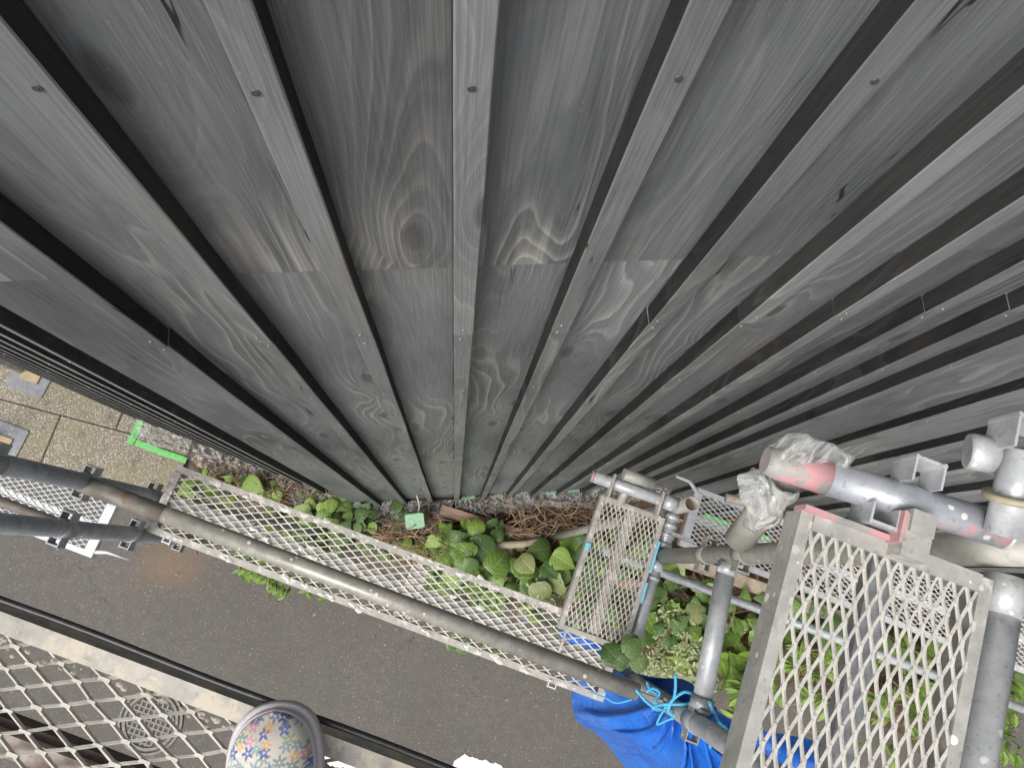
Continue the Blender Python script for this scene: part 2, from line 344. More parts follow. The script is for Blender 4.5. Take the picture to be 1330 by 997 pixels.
def m_slab():
    m, nt, b = newmat('exposed_aggregate'); t = NT(nt); o = t.obj()
    vo = t.n('ShaderNodeTexVoronoi'); t.l(o, vo.inputs['Vector']); vo.inputs['Scale'].default_value = 75.0
    cr = t.n('ShaderNodeSeparateColor'); t.l(vo.outputs['Color'], cr.inputs[0])
    st = t.ramp(cr.outputs[0], [(0.0, (0.20, 0.175, 0.14)), (0.45, (0.29, 0.262, 0.215)), (0.8, (0.38, 0.35, 0.295)), (1.0, (0.47, 0.445, 0.39))])
    base = t.mix(t.thr(vo.outputs['Distance'], 0.30, 0.62), st, (0.165, 0.142, 0.105))
    base = t.mix(t.math('MULTIPLY', t.thr(t.noise(o, 3.2, 4, 0.6), 0.45, 0.65), 0.5), base, (0.20, 0.18, 0.10))
    base = t.mix(t.math('MULTIPLY', t.thr(t.noise(o, 9, 4, 0.6), 0.58, 0.68), 0.5), base, (0.09, 0.08, 0.06))
    t.l(base, b.inputs['Base Color']); b.inputs['Roughness'].default_value = 0.9
    t.l(t.bump(vo.outputs['Distance'], 0.7, -0.004), b.inputs['Normal'])
    return m
M['slab'] = m_slab()
def m_soil():
    m, nt, b = newmat('soil_litter'); t = NT(nt); o = t.obj()
    f = t.noise(o, 45, 8, 0.75); g = t.noise(o, 3, 3, 0.5)
    base = t.ramp(f, [(0.30, (0.035, 0.023, 0.014)), (0.5, (0.10, 0.065, 0.038)), (0.62, (0.19, 0.125, 0.07)), (0.75, (0.38, 0.28, 0.17))])
    base = t.mix(t.math('MULTIPLY', t.thr(g, 0.45, 0.7), 0.5), base, (0.06, 0.04, 0.026))
    t.l(base, b.inputs['Base Color']); b.inputs['Roughness'].default_value = 0.95
    t.l(t.bump(f, 0.9, 0.02), b.inputs['Normal'])
    return m
M['soil'] = m_soil()
def m_leaf(name, c1, c2, vein, vs=1.0, edge=None, rough=0.38):
    m, nt, b = newmat(name); t = NT(nt); o = t.obj(); r = t.rnd()
    sx = t.n('ShaderNodeSeparateXYZ'); t.l(o, sx.inputs[0])
    ax = t.math('ABSOLUTE', sx.outputs[0])
    side = t.math('FRACT', t.math('MULTIPLY', t.math('SUBTRACT', sx.outputs[1], t.math('MULTIPLY', ax, 0.75)), 5.0 * vs))
    vm = t.math('MAXIMUM', t.thr(side, 0.12, 0.02), t.thr(ax, 0.035, 0.012))
    isl = t.n('ShaderNodeNewGeometry').outputs['Random Per Island']
    f = t.math('ADD', t.math('MULTIPLY', t.noise(o, 3.5, 3, 0.6), 0.5), t.math('MULTIPLY', t.math('FRACT', t.math('ADD', r, isl)), 0.5))
    base = t.ramp(f, [(0.25, c1), (0.75, c2)])
    base = t.mix(t.math('MULTIPLY', vm, 0.45), base, vein)
    blem = t.math('MULTIPLY', t.thr(t.noise(o, 4.5, 4, 0.7), 0.60, 0.70), t.thr(t.math('FRACT', t.math('MULTIPLY', r, 7.3)), 0.55, 0.75))
    base = t.mix(t.math('MULTIPLY', blem, 0.7), base, (0.17, 0.12, 0.05))
    if edge:
        base = t.mix(t.thr(t.noise(o, 260, 2, 0.5), 0.44, 0.52), base, edge)
    t.l(base, b.inputs['Base Color']); b.inputs['Roughness'].default_value = rough
    b.inputs['Specular IOR Level'].default_value = 0.4
    t.l(t.bump(t.math('SUBTRACT', t.noise(o, 9, 3, 0.5), vm), 0.25, 0.03), b.inputs['Normal'])
    tr = t.n('ShaderNodeBsdfTranslucent'); t.l(base, tr.inputs[0]); ms = t.n('ShaderNodeMixShader'); ms.inputs[0].default_value = 0.22
    out = nt.nodes['Material Output']; t.l(b.outputs[0], ms.inputs[1]); t.l(tr.outputs[0], ms.inputs[2]); t.l(ms.outputs[0], out.inputs[0])
    return m
M['leaf'] = m_leaf('broad_leaf', (0.10, 0.180, 0.032), (0.21, 0.310, 0.062), (0.30, 0.38, 0.13), rough=0.3)
M['leaf_dark'] = m_leaf('dark_ivy_leaf', (0.055, 0.110, 0.033), (0.115, 0.190, 0.055), (0.20, 0.27, 0.11), rough=0.3)
M['leaf_pale'] = m_leaf('yellowing_leaf', (0.15, 0.19, 0.07), (0.24, 0.27, 0.11), (0.30, 0.32, 0.16))
M['leaf_fresh'] = m_leaf('fresh_leaf', (0.105, 0.20, 0.026), (0.20, 0.31, 0.045), (0.25, 0.34, 0.10))
M['leaf_vari'] = m_leaf('variegated_leaf', (0.10, 0.18, 0.04), (0.20, 0.29, 0.08), (0.32, 0.36, 0.18), edge=(0.46, 0.47, 0.28), rough=0.6)
M['leaf_dead'] = m_leaf('dead_leaf', (0.20, 0.10, 0.05), (0.42, 0.25, 0.12), (0.3, 0.2, 0.1), rough=0.8)
def m_film(name, op=0.5, tint=(0.80, 0.81, 0.82)):
    m, nt, b = newmat(name); t = NT(nt); o = t.obj()
    b.inputs['Base Color'].default_value = tint + (1,); b.inputs['Roughness'].default_value = 0.14
    b.inputs['Specular IOR Level'].default_value = 0.8
    tr = t.n('ShaderNodeBsdfTransparent'); tr.inputs[0].default_value = (0.92, 0.92, 0.93, 1)
    ms = t.n('ShaderNodeMixShader'); lw = t.n('ShaderNodeLayerWeight'); lw.inputs[0].default_value = 0.5
    w = t.noise(o, 9, 3, 0.55, 1.8)
    cr = t.thr(t.math('ABSOLUTE', t.math('SUBTRACT', w, 0.5)), 0.07, 0.0)          # pale ridges where the film is creased
    fac = t.math('ADD', t.math('MULTIPLY', lw.outputs['Facing'], 0.36), t.math('ADD', t.math('MULTIPLY', cr, op), 0.06), clamp=True)
    t.l(fac, ms.inputs[0]); t.l(tr.outputs[0], ms.inputs[1]); t.l(b.outputs[0], ms.inputs[2])
    t.l(ms.outputs[0], nt.nodes['Material Output'].inputs[0])
    t.l(t.bump(t.noise(o, 12, 3, 0.55, 1.5), 0.8, 0.04), b.inputs['Normal'])
    return m
M['film'] = m_film('clear_plastic_film', 0.36, (0.52, 0.525, 0.53))
M['film_wrap'] = m_film('clear_plastic_wrap', 0.28, (0.62, 0.63, 0.61))
def m_tarp():
    m, nt, b = newmat('blue_tarpaulin'); t = NT(nt); o = t.obj()
    f = t.noise(o, 7, 5, 0.6)
    base = t.ramp(f, [(0.3, (0.010, 0.095, 0.44)), (0.7, (0.020, 0.165, 0.62))])
    base = t.mix(t.math('MULTIPLY', t.thr(t.noise(o, 30, 5, 0.7), 0.60, 0.75), 0.25), base, (0.12, 0.25, 0.55))
    t.l(base, b.inputs['Base Color']); b.inputs['Roughness'].default_value = 0.36
    w = t.n('ShaderNodeTexWave'); t.l(o, w.inputs['Vector']); w.inputs['Scale'].default_value = 170.0
    t.l(t.bump(t.math('ADD', t.math('ABSOLUTE', t.math('SUBTRACT', t.noise(o, 9, 4, 0.6, 0.8), 0.5)), t.math('MULTIPLY', w.outputs['Fac'], 0.02)), 0.8, 0.03), b.inputs['Normal'])
    return m
M['tarp'] = m_tarp()
def m_roadpaint():
    m, nt, b = newmat('worn_white_paint'); t = NT(nt); o = t.obj()
    f = t.noise(o, 60, 5, 0.7)
    t.l(t.ramp(f, [(0.3, (0.55, 0.55, 0.53)), (0.7, (0.72, 0.72, 0.70))]), b.inputs['Base Color'])
    b.inputs['Roughness'].default_value = 0.7
    return m
M['white_paint'] = m_roadpaint()
def m_floral():
    m, nt, b = newmat('floral_canvas'); t = NT(nt); o = t.obj()
    sx = t.n('ShaderNodeSeparateXYZ'); t.l(o, sx.inputs[0])
    flat = t.n('ShaderNodeCombineXYZ'); t.l(sx.outputs[0], flat.inputs[0]); t.l(sx.outputs[1], flat.inputs[1])
    base = None
    col = t.mix(t.noise(o, 40, 3, 0.5), (0.58, 0.54, 0.46), (0.68, 0.64, 0.56))
    specs = [(76, 6, (3.1, 1.7, 0), [(0.0, (0.20, 0.30, 0.30)), (0.4, (0.27, 0.38, 0.40)), (0.75, (0.36, 0.42, 0.30))], 0.60, 0.75),
             (66, 5, (0.4, 5.3, 0), [(0.0, (0.09, 0.13, 0.42)), (0.4, (0.13, 0.19, 0.50)), (0.75, (0.16, 0.24, 0.42))], 0.46, 0.52),
             (72, 5, (7.7, 2.2, 0), [(0.0, (0.62, 0.13, 0.36)), (0.45, (0.66, 0.30, 0.42)), (0.78, (0.72, 0.42, 0.20))], 0.44, 0.55)]
    for sc_, k, loc, stops, rad, dens in specs:
        v = t.map(flat.outputs[0], (sc_,) * 3, loc)
        vo = t.n('ShaderNodeTexVoronoi', voronoi_dimensions='2D'); t.l(v, vo.inputs['Vector']); vo.inputs['Scale'].default_value = 1.0
        vo.inputs['Randomness'].default_value = 0.8
        d = t.vmath('SUBTRACT', v, vo.outputs['Position'])
        ds = t.n('ShaderNodeSeparateXYZ'); t.l(d, ds.inputs[0])
        cs = t.n('ShaderNodeSeparateColor'); t.l(vo.outputs['Color'], cs.inputs[0])
        ang = t.math('ADD', t.math('ARCTAN2', ds.outputs[1], ds.outputs[0]), t.math('MULTIPLY', cs.outputs[2], 6.28))
        pet = t.math('ADD', t.math('MULTIPLY', t.math('COSINE', t.math('MULTIPLY', ang, float(k))), 0.32), 0.68)
        rr = t.math('DIVIDE', t.vmath('LENGTH', d), pet)
        fac = t.math('MULTIPLY', t.thr(rr, rad, rad - 0.06), t.thr(cs.outputs[1], dens + 0.02, dens) if dens < 0.7 else t.thr(cs.outputs[1], 0.02, 0.2))
        c = t.ramp(cs.outputs[0], stops, 'CONSTANT')
        c = t.mix(t.thr(t.vmath('LENGTH', d), 0.10, 0.06), c, (0.72, 0.62, 0.45))
        col = t.mix(t.math('MULTIPLY', fac, 0.88), col, c)
    t.l(col, b.inputs['Base Color']); b.inputs['Roughness'].default_value = 0.85
    t.l(t.bump(t.noise(o, 900, 2, 0.5), 0.3, 0.0006), b.inputs['Normal'])
    return m
M['floral'] = m_floral()
def m_iron():
    return m_plain('cast_iron_cover', (0.10, 0.097, 0.09), (0.19, 0.185, 0.17), 50, 0.6, 0.3, bump=0.2)
M['iron'] = m_iron()

# ================================================================== SETTING
mb = MB(); S = 90
mb.add([(-S, -S, 0), (S, -S, 0), (S, S, 0), (-S, S, 0)], [(0, 1, 2, 3)])
road = mb.build('road', M['asphalt'], org=(0, 0, 0)); road['kind'] = 'structure'

# worn white markings on the road, each a ragged sheet 4 mm up
def ragged(name, pix, label):
    pts = []
    for i in range(len(pix)):
        a, c = gd(*pix[i]), gd(*pix[(i + 1) % len(pix)])
        n = max(2, int((c - a).length / 0.012))
        for k in range(n):
            p = a.lerp(c, k / n)
            q = noise.noise_vector(p * 22) * 0.016 + noise.noise_vector(p * 70) * 0.008
            pts.append(Vector((p.x + q.x, p.y + q.y, 0.004)))
    b = MB(); b.add(pts, [list(range(len(pts)))[::-1]])
    for i, f in enumerate(b.f): pass
    o = b.build(name, M['white_paint']); o['kind'] = 'structure'
    me = o.data
    if me.polygons[0].normal.z < 0: me.flip_normals()
    return o
ragged('road_marking', [(590, 988), (603, 979), (652, 994), (660, 1004), (640, 1060), (560, 1040)], 'a')
ragged('road_marking', [(416, 972), (440, 963), (470, 986), (520, 981), (560, 1030), (500, 1090), (400, 1080)], 'b')

# pavement of exposed-aggregate slabs at the left, lying flush along the house
pav = MB(); T0, T1 = -0.43, 1.6
ph = 0.05
def UVrot(u, v, z): # pavement runs 5 degrees off the street line
    c, s = math.cos(R(5.5)), math.sin(R(5.5)); p0 = (-3.344, -0.007)
    return P(p0[0] + u * c - v * s, p0[1] + u * s + v * c, HC - z)
def slab_mesh(u0, u1, v0, v1):
    b = MB(); g = 0.004; e = 0.006
    u0 += g; u1 -= g; v0 += g; v1 -= g
    top = [UVrot(u, v, ph) for u, v in ((u0 + e, v0 + e), (u1 - e, v0 + e), (u1 - e, v1 - e), (u0 + e, v1 - e))]
    mid = [UVrot(u, v, ph - e) for u, v in ((u0, v0), (u1, v0), (u1, v1), (u0, v1))]
    low = [UVrot(u, v, 0.002) for u, v in ((u0, v0), (u1, v0), (u1, v1), (u0, v1))]
    b.add(top + mid + low, [(0, 1, 2, 3)] + [(4 + i, 4 + (i + 1) % 4, (i + 1) % 4, i) for i in range(4)] + [(8 + i, 8 + (i + 1) % 4, 4 + (i + 1) % 4, 4 + i) for i in range(4)])
    return b
pv = MB()
pv.add([UVrot(u, v, ph - 0.018) for u, v in ((-3.6, -0.4), (1.05, -0.4), (1.05, 1.9), (-3.6, 1.9))] + [UVrot(u, v, 0.002) for u, v in ((-3.6, -0.4), (1.05, -0.4), (1.05, 1.9), (-3.6, 1.9))],
       [(0, 1, 2, 3), (4, 5, 1, 0), (5, 6, 2, 1), (6, 7, 3, 2), (7, 4, 0, 3)])
M['mortar'] = m_plain('joint_mortar', (0.11, 0.095, 0.07), (0.18, 0.155, 0.115), 20, 0.95)
pave = pv.build('pavement', M['mortar']); pave['kind'] = 'structure'
for (v0, v1, us) in ((-0.41, 0.0, (-3.6, -2.7, -1.8, -0.9, 0.0, 1.06)), (0.0, 0.6, (-3.6, -2.35, -1.15, 0.45, 1.06)), (0.6, 1.25, (-3.6, -2.7, -1.8, -0.9, 0.0, 1.06)), (1.25, 1.9, (-3.6, -2.35, -1.15, 0.45, 1.06))):
    for a, c in zip(us, us[1:]):
        b = slab_mesh(a, c, v0, v1)
        cen = sum((Vector(p) for p in b.v), Vector()) / len(b.v)
        b.build('slab', M['slab'], pave, org=cen)

# soil bed between the house and the road, an uneven sheet
def bed_front(u): return -0.10 + 0.08 * math.sin(u * 2.3 + 0.6) + 0.05 * math.sin(u * 7.1)
rows = []
NU, NV = 150, 16
for i in range(NU + 1):
    u = -2.28 + i * (6.6 / NU); row = []
    vb = 0.30 if u < -0.86 else (1.25)
    for j in range(NV + 1):
        s = j / NV; v = bed_front(u) * (1 - s) + vb * s
        p = P(u, v, HC); z = 0.004 + 0.045 * min(1, s * 6) * (0.7 + 0.6 * noise.noise(p * 5)) + 0.02 * noise.noise(p * 17) * min(1, s * 5)
        row.append(Vector((p.x, p.y, max(0.004, z))))
    rows.append(row)
mb = MB(); mb.grid(rows); bed = mb.build('soil_bed', M['soil']); bed['kind'] = 'structure'

# ================================================================== HOUSE: board and batten wall in three runs
house = thing('house', (0, 0.55, 0), 'dark grey timber house clad in vertical boards and raised battens', 'building')
WT = HC + 1.35
JB = HC - 1.207                              # board joint
JT = HC - 1.474                              # batten joint
Z0 = 0.10
DY = 0.041                                   # batten depth
def prof_bar(b, x0, x1, y0, y1, z0, z1, mats=(0, 0), wob=0.0008, ch=0.0018):
    """bar with chamfered, slightly wavering front edges; local x across, -y to the street, z up"""
    n = max(2, int((z1 - z0) / 0.11)); vs = []; ph1, ph2 = random.random() * 50, random.random() * 50
    for i in range(n + 1):
        z = z0 + (z1 - z0) * i / n
        a = wob * 2.2 * noise.noise((ph1, z * 2.6, 0)); c = wob * 2.2 * noise.noise((ph2, z * 2.6, 3)); q = wob * noise.noise((ph1, z * 1.7, 9))
        X0, X1, Y0 = x0 + a, x1 + c, y0 + q
        vs += [(X0, y1, z), (X0, Y0 + ch, z), (X0 + ch, Y0, z), (X1 - ch, Y0, z), (X1, Y0 + ch, z), (X1, y1, z)]
    k = len(b.v); b.v += vs
    for i in range(n):
        for j in range(5):
            f = [k + i * 6 + j, k + i * 6 + j + 1, k + (i + 1) * 6 + j + 1, k + (i + 1) * 6 + j]
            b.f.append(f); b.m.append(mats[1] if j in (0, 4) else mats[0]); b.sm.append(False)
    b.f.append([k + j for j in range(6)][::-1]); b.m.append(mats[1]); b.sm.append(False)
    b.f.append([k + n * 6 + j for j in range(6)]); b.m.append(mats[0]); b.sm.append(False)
screw_b = MB(); sg = 10
screw_b.tube([(0, 0.004, 0), (0, -0.0012, 0)], 0.0045, 10); screw_b.tube([(0, -0.0011, 0), (0, -0.0018, 0)], 0.0022, 6)
screw_me = screw_b.mesh('screw', M['screw']); screw_me2 = screw_b.mesh('screw', M['screw_rust'])
def facet(origin, ang, x_from, x_to, lefts, bw, depth=DY, joints=True, edges=None):
    """wall run: origin on the board plane, local x along the wall turned by ang; lefts = left edges of the battens"""
    rm = Matrix.Rotation(ang, 3, 'Z')
    b = MB()
    for (xa, xb, ya, yb, za, zb) in ((x_from, x_to, 0.02, 0.14, 0.0, WT),):
        cs = [rm @ Vector((x, y, z)) + origin for z in (za, zb) for y in (ya, yb) for x in (xa, xb)]
        b.add(cs, [(0, 2, 3, 1), (4, 5, 7, 6), (0, 1, 5, 4), (2, 6, 7, 3), (0, 4, 6, 2), (1, 3, 7, 5)])
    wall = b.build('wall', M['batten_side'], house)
    def put(name, bb, mats, lx):
        me = bb.mesh(name, mats, Vector((lx, 0, 0)))
        place(name, me, rm @ Vector((lx, 0, 0)) + origin, rm, wall)
    bounds = edges or ([x_from] + [x + bw / 2 for x in lefts if x_from < x + bw / 2 < x_to] + [x_to])
    for a, c in zip(bounds, bounds[1:]):
        if c - a < 0.01: continue
        jj = JB + random.uniform(-0.004, 0.004)
        lo = MB(); prof_bar(lo, a + 0.001, c - 0.001, 0.0, 0.018, Z0 + random.uniform(0, 0.02), jj - 0.0015); put('board', lo, [M['board']], (a + c) / 2)
        hi = MB(); prof_bar(hi, a + 0.001, c - 0.001, -0.0025 + random.uniform(-0.001, 0.001), 0.018, jj + 0.0008, WT); put('board', hi, [M['board']], (a + c) / 2)
    for x in lefts:
        jj = JT + random.uniform(-0.012, 0.012); sh = random.uniform(-0.002, 0.002)
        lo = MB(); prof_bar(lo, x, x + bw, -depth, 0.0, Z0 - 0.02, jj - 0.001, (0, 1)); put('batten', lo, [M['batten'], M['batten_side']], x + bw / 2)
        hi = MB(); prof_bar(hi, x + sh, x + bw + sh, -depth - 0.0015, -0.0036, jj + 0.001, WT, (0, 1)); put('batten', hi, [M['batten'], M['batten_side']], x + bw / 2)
        for zz, rusty in ((jj + 0.03, 0), (jj - 0.03, 0), (HC - 0.645, 1), (HC - 2.0, 0), (HC - 2.6, 0), (HC - 3.3, 0)):
            xx = x + bw / 2 + random.uniform(-0.008, 0.008)
            place('screw', screw_me2 if rusty else screw_me, rm @ Vector((xx, -depth - (0.002 if zz > jj else 0.0005), zz + random.uniform(-0.012, 0.012))) + origin, rm, wall)
    return wall
PITCH = 0.2055
main_l = [0.022 + PITCH * k for k in range(-3, 8)]
facet(Vector((0, 0.5, 0)), 0.0, -0.79, 1.66, main_l, 0.040)
# left run falls back from the corner
du = Vector((-1, 0.0195)).normalized()
tl = U * (-du.x) + V * (-du.y); angL = math.atan2(tl.y, tl.x)
oL = P(-1.13, 0.176, HC); 
facet(oL, angL, -1.70, 0.25, [-0.04 - PITCH * k for k in range(0, 9)], 0.040)
# right run comes forward again, parallel to the street
angR = math.atan2(U.y, U.x)
oR = P(1.463, 1.08 + DY, HC)
facet(oR, angR, -0.30, 2.75, [PITCH * k for k in range(-1, 13)][1:], 0.040)

# ================================================================== SCAFFOLD
def emesh(b, org, ex, ey, L, W, a, c, w=0.0042, t=0.0035, tilt=0.5, bond=0.22):
    """expanded metal: strands between lattice nodes; ex along the length, ey across"""
    ex, ey = Vector(ex), Vector(ey); up = ex.cross(ey)
    if up.z < 0: up = -up
    ni, nj = math.ceil(L / (a / 2)), math.ceil(W / (c / 2))
    jr = random.Random(int(L * 1000) + int(W * 1000)); jit = {}
    def pt(i, j):
        if (i, j) not in jit: jit[i, j] = (jr.gauss(0, a * 0.012), jr.gauss(0, c * 0.022), jr.gauss(0, 0.0006))
        q = jit[i, j]
        return org + ex * min(L, i * a / 2 + q[0]) + ey * min(W, max(0, j * c / 2 + q[1])) + up * q[2]
    for i in range(ni + 1):
        for j in range(nj + 1):
            if (i + j) % 2: continue
            p = pt(i, j)
            for dj in (1, -1):
                if i + 1 > ni or not 0 <= j + dj <= nj: continue
                q = pt(i + 1, j + dj); d = (q - p); ln = d.length; d = d / ln
                s = d.cross(up).normalized(); s2 = (s * math.cos(tilt * dj) + up * math.sin(tilt * dj)); n2 = d.cross(s2)
                b.box((p + q) / 2, d * (ln / 2 + w * 0.25), s2 * (w / 2 * jr.uniform(0.85, 1.25)), n2 * (t / 2))
            b.box(p, ex * (a * bond * jr.uniform(0.4, 0.62)), ey * (w * jr.uniform(0.55, 0.8)), up * (t * 0.7))
def deck(name, u0, u1, v0, v1, h, label, frame, meshm, rail=0.030, ht=0.045, along='u', a=0.052, c=0.025, stiff=1, w=0.0034, cat='scaffold deck', sw=0.045, endm=None, stiffm=None, end_w=None, group=None, stiff_low=0.006):
    o = P((u0 + u1) / 2, (v0 + v1) / 2, h)
    t = thing(name, o, label, cat, group); ew = end_w or rail
    def bar(nm, ua, ub, va, vb, ha, hb, m):
        b = MB(); b.box(P((ua + ub) / 2, (va + vb) / 2, (ha + hb) / 2), U * ((ub - ua) / 2), V * ((vb - va) / 2), Z * ((hb - ha) / 2))
        return b.build(nm, m, t)
    if along == 'u':
        bar('side_rail', u0, u1, v1 - rail, v1, h, h + ht, frame); bar('side_rail', u0, u1, v0, v0 + rail, h, h + ht, frame)
        for q, (ua, ub) in enumerate(((u0, u0 + ew), (u1 - ew, u1))): bar('end_rail', ua - 0.002, ub, v0 + rail + 0.0005, v1 - rail - 0.0005, h - 0.003, h + ht * 0.8, endm or frame)
        for k in range(stiff):
            vm = v0 + (v1 - v0) * (k + 1) / (stiff + 1); bar('stiffener', u0 + ew + 0.001, u1 - ew - 0.001, vm - sw / 2, vm + sw / 2, h + stiff_low, h + ht, stiffm or frame)
        b = MB(); e_ = min(rail, ew) * 0.6; emesh(b, P(u0 + ew - e_, v0 + rail - e_, h + 0.003), U, V, u1 - u0 - 2 * ew + 2 * e_, v1 - v0 - 2 * rail + 2 * e_, a, c, w)
    else:
        bar('side_rail', u0, u0 + rail, v0, v1, h, h + ht, frame); bar('side_rail', u1 - rail, u1, v0, v1, h, h + ht, frame)
        for q, (va, vb) in enumerate(((v0, v0 + ew), (v1 - ew, v1))): bar('end_rail', u0 + rail + 0.0005, u1 - rail - 0.0005, va, vb + 0.002, h - 0.003, h + ht * 0.8, endm or frame)
        for k in range(stiff):
            um = u0 + (u1 - u0) * (k + 1) / (stiff + 1); bar('stiffener', um - sw / 2, um + sw / 2, v0 + ew + 0.001, v1 - ew - 0.001, h + stiff_low, h + ht, stiffm or frame)
        b = MB(); e_ = min(rail, ew) * 0.6; emesh(b, P(u0 + rail - e_, v0 + ew - e_, h + 0.003), V, U, v1 - v0 - 2 * ew + 2 * e_, u1 - u0 - 2 * rail + 2 * e_, a, c, w)
    b.build('mesh_panel', meshm, t)
    return t, bar
def pocket(b, base, out, along, w=0.033, d=0.024, hh=0.042, th=0.003):
    """U-shaped wedge pocket: open top and bottom; base on the pipe's skin"""
    out = Vector(out).normalized(); along = Vector(along).normalized(); side = along.cross(out).normalized()
    base = Vector(base)
    for s in (-1, 1): b.box(base + side * s * (w / 2 - th / 2) + out * (d / 2), side * (th / 2), out * (d / 2 + 0.002), along * (hh / 2))
    b.box(base + out * (d - th / 2), side * (w / 2 + 0.0005), out * (th / 2 + 0.0005), along * (hh / 2 + 0.0005))
def post(name, u, v, h0, h1, m, label, levels, r=0.0243, plate=False, top=False, group='vertical scaffold posts', sides=(1, 3)):
    t = thing(name, P(u, v, h0), label, 'scaffold post', group)
    b = MB(); b.ring(P(u, v, h0), P(u, v, h1), r, r - 0.0024, 24); b.build('pipe', m, t)
    for hl in levels:
        b = MB()
        for k in sides:
            d = (U, V, -U, -V)[k]; pocket(b, P(u, v, hl) + d * (r - 0.001), d, Z)
        b.ring(P(u, v, hl + 0.03), P(u, v, hl - 0.03), r + 0.0025, r - 0.0005, 24)
        b.build('wedge_pocket', m, t)
    if plate: foot_plate(t, u, v)
    return t
def foot_plate(t, u, v, z=0.0, s=0.075, m=None):
    b = MB(); c = P(u, v, HC - z); n = 5; rc = 0.018; ring_ = []
    for (sx, sy, a0) in ((1, 1, 0), (-1, 1, 90), (-1, -1, 180), (1, -1, 270)):
        for k in range(n + 1):
            a = R(a0 + 90 * k / n); ring_.append((sx * (s - rc) + rc * math.cos(a), sy * (s - rc) + rc * math.sin(a)))
    N = len(ring_)
    vs = [c + U * x + V * y + Z * 0.002 for x, y in ring_] + [c + U * x + V * y + Z * 0.009 for x, y in ring_]
    b.add(vs, [list(range(N))[::-1], [N + i for i in range(N)]] + [(i, (i + 1) % N, N + (i + 1) % N, N + i) for i in range(N)])
    return b.build('base_plate', m or M['plate'], t)
def pipe(name, p0, p1, r, m, label, cat='scaffold pipe', group=None, hollow=True):
    t = thing(name, (Vector(p0) + Vector(p1)) / 2, label, cat, group)
    b = MB(); b.ring(p0, p1, r, r - 0.0024, 28)
    b.build('pipe', m, t)
    return t
def collar(t, p, d, r, ln, m, name='collar'):
    b = MB(); d = Vector(d).normalized(); b.ring(p - d * ln / 2, p + d * ln / 2, r, r - 0.006, 24); return b.build(name, m, t)

# left pair of dark vertical posts
Q1, Q2 = (-1.045, -0.15), (-1.02, -0.278)
post('scaffold_post', *Q1, HC - 0.009, 0.2, M['dark_post'], 'dark grey scaffold post under the rusty rail end, nearer the house of the left pair', (1.72, 2.17, 2.62, 3.07, 3.97), plate=True)
post('scaffold_post', *Q2, HC - 0.009, 0.2, M['dark_post'], 'dark grey scaffold post on the street side of the left pair', (1.70, 2.12, 2.56, 3.02, 3.92), plate=True)
# right posts
p1 = post('scaffold_post', 0.668, 0.26, 2.62, 0.86, M['galv_dull'], 'dull grey post with box pockets running behind the right mesh deck', (2.12, 1.83))
p2 = post('scaffold_post', 0.70, -0.16, HC - 0.009, 0.2, M['dark_post'], 'dark post beside the blue tarp where the cyan rope is tied', (1.95, 2.62), plate=True)
p3 = post('scaffold_post', 0.672, 0.44, HC - 0.06, 2.42, M['galv_dull'], 'short post with an open rusty top beside the white mesh deck', (2.75,))
b = MB(); b.tube([P(0.672, 0.44, 2.47), P(0.672, 0.44, 2.472)], 0.021, 16, caps=True); b.build('pipe_bore', M['twig'], p3)
# jack rings between the short post and the dull post
t = pipe('outrigger_pipe', P(0.668, 0.415, 2.60), P(0.668, 0.285, 2.60), 0.0243, M['galv'], 'short ribbed silver arm between the small deck and the dull post', 'scaffold pipe')
for vv in (0.30, 0.335, 0.37, 0.40): collar(t, P(0.668, vv, 2.60), V, 0.0285, 0.016, M['galv'])
b = MB(); b.box(P(0.705, 0.345, 2.585), U * 0.05, V * 0.006, Z * 0.012); b.build('wedge', M['galv'], t)

# knee rail along the middle deck
t = pipe('guard_rail', P(-1.03, -0.155, 2.15), P(0.60, -0.156, 2.15), 0.0243, M['rail'], 'long weathered grey rail running above the middle mesh deck', 'guard rail')
b = MB(); b.ring(P(-1.046, -0.155, 2.15), P(-0.80, -0.155, 2.15), 0.0249, 0.0235, 28); b.build('rusty_end', M['rail_rust'], t)['label'] = 'rust-stained left end of the rail'
b = MB(); b.box(P(0.645, -0.156, 2.15), U * 0.05, V * 0.004, Z * 0.02); b.box(P(0.675, -0.156, 2.18), U * 0.006, V * 0.012, Z * 0.05); b.build('wedge', M['rail'], t)
b = MB(); b.box(P(-1.055, -0.155, 2.165), U * 0.03, V * 0.005, Z * 0.045); b.build('wedge', M['dark_post'], t)
# rail one lift further down at the left
t = pipe('guard_rail', P(-3.6, -0.49, 3.85), P(-1.80, -0.49, 3.85), 0.0243, M['rail_rust'], 'lower rusty rail crossing the white mesh deck at the left edge', 'guard rail')
# cross pipes from the house side to the street side
t = pipe('cross_pipe', P(0.668, 0.235, 1.93), P(0.70, -0.118, 1.93), 0.0243, M['galv'], 'shiny silver cross pipe leading down to the knotted cyan rope', group='cross pipes of the right bay')
collar(t, P(0.70, -0.112, 1.93), V, 0.029, 0.03, M['dark_post'], 'end_cup')
b = MB(); b.box(P(0.70, -0.128, 1.945), U * 0.012, V * 0.004, Z * 0.05); b.build('wedge', M['dark_post'], t)
collar(t, P(0.671, 0.222, 1.93), V, 0.0262, 0.03, M['galv'])
t = pipe('cross_pipe', P(0.662, 0.235, 2.60), P(0.668, -0.10, 2.60), 0.0225, M['galv'], 'silver cross pipe along the right edge of the small mesh deck', group='cross pipes of the right bay')
collar(t, P(0.662, 0.225, 2.60), V, 0.026, 0.04, M['galv']); collar(t, P(0.6635, 0.18, 2.60), V, 0.0245, 0.012, M['galv'])
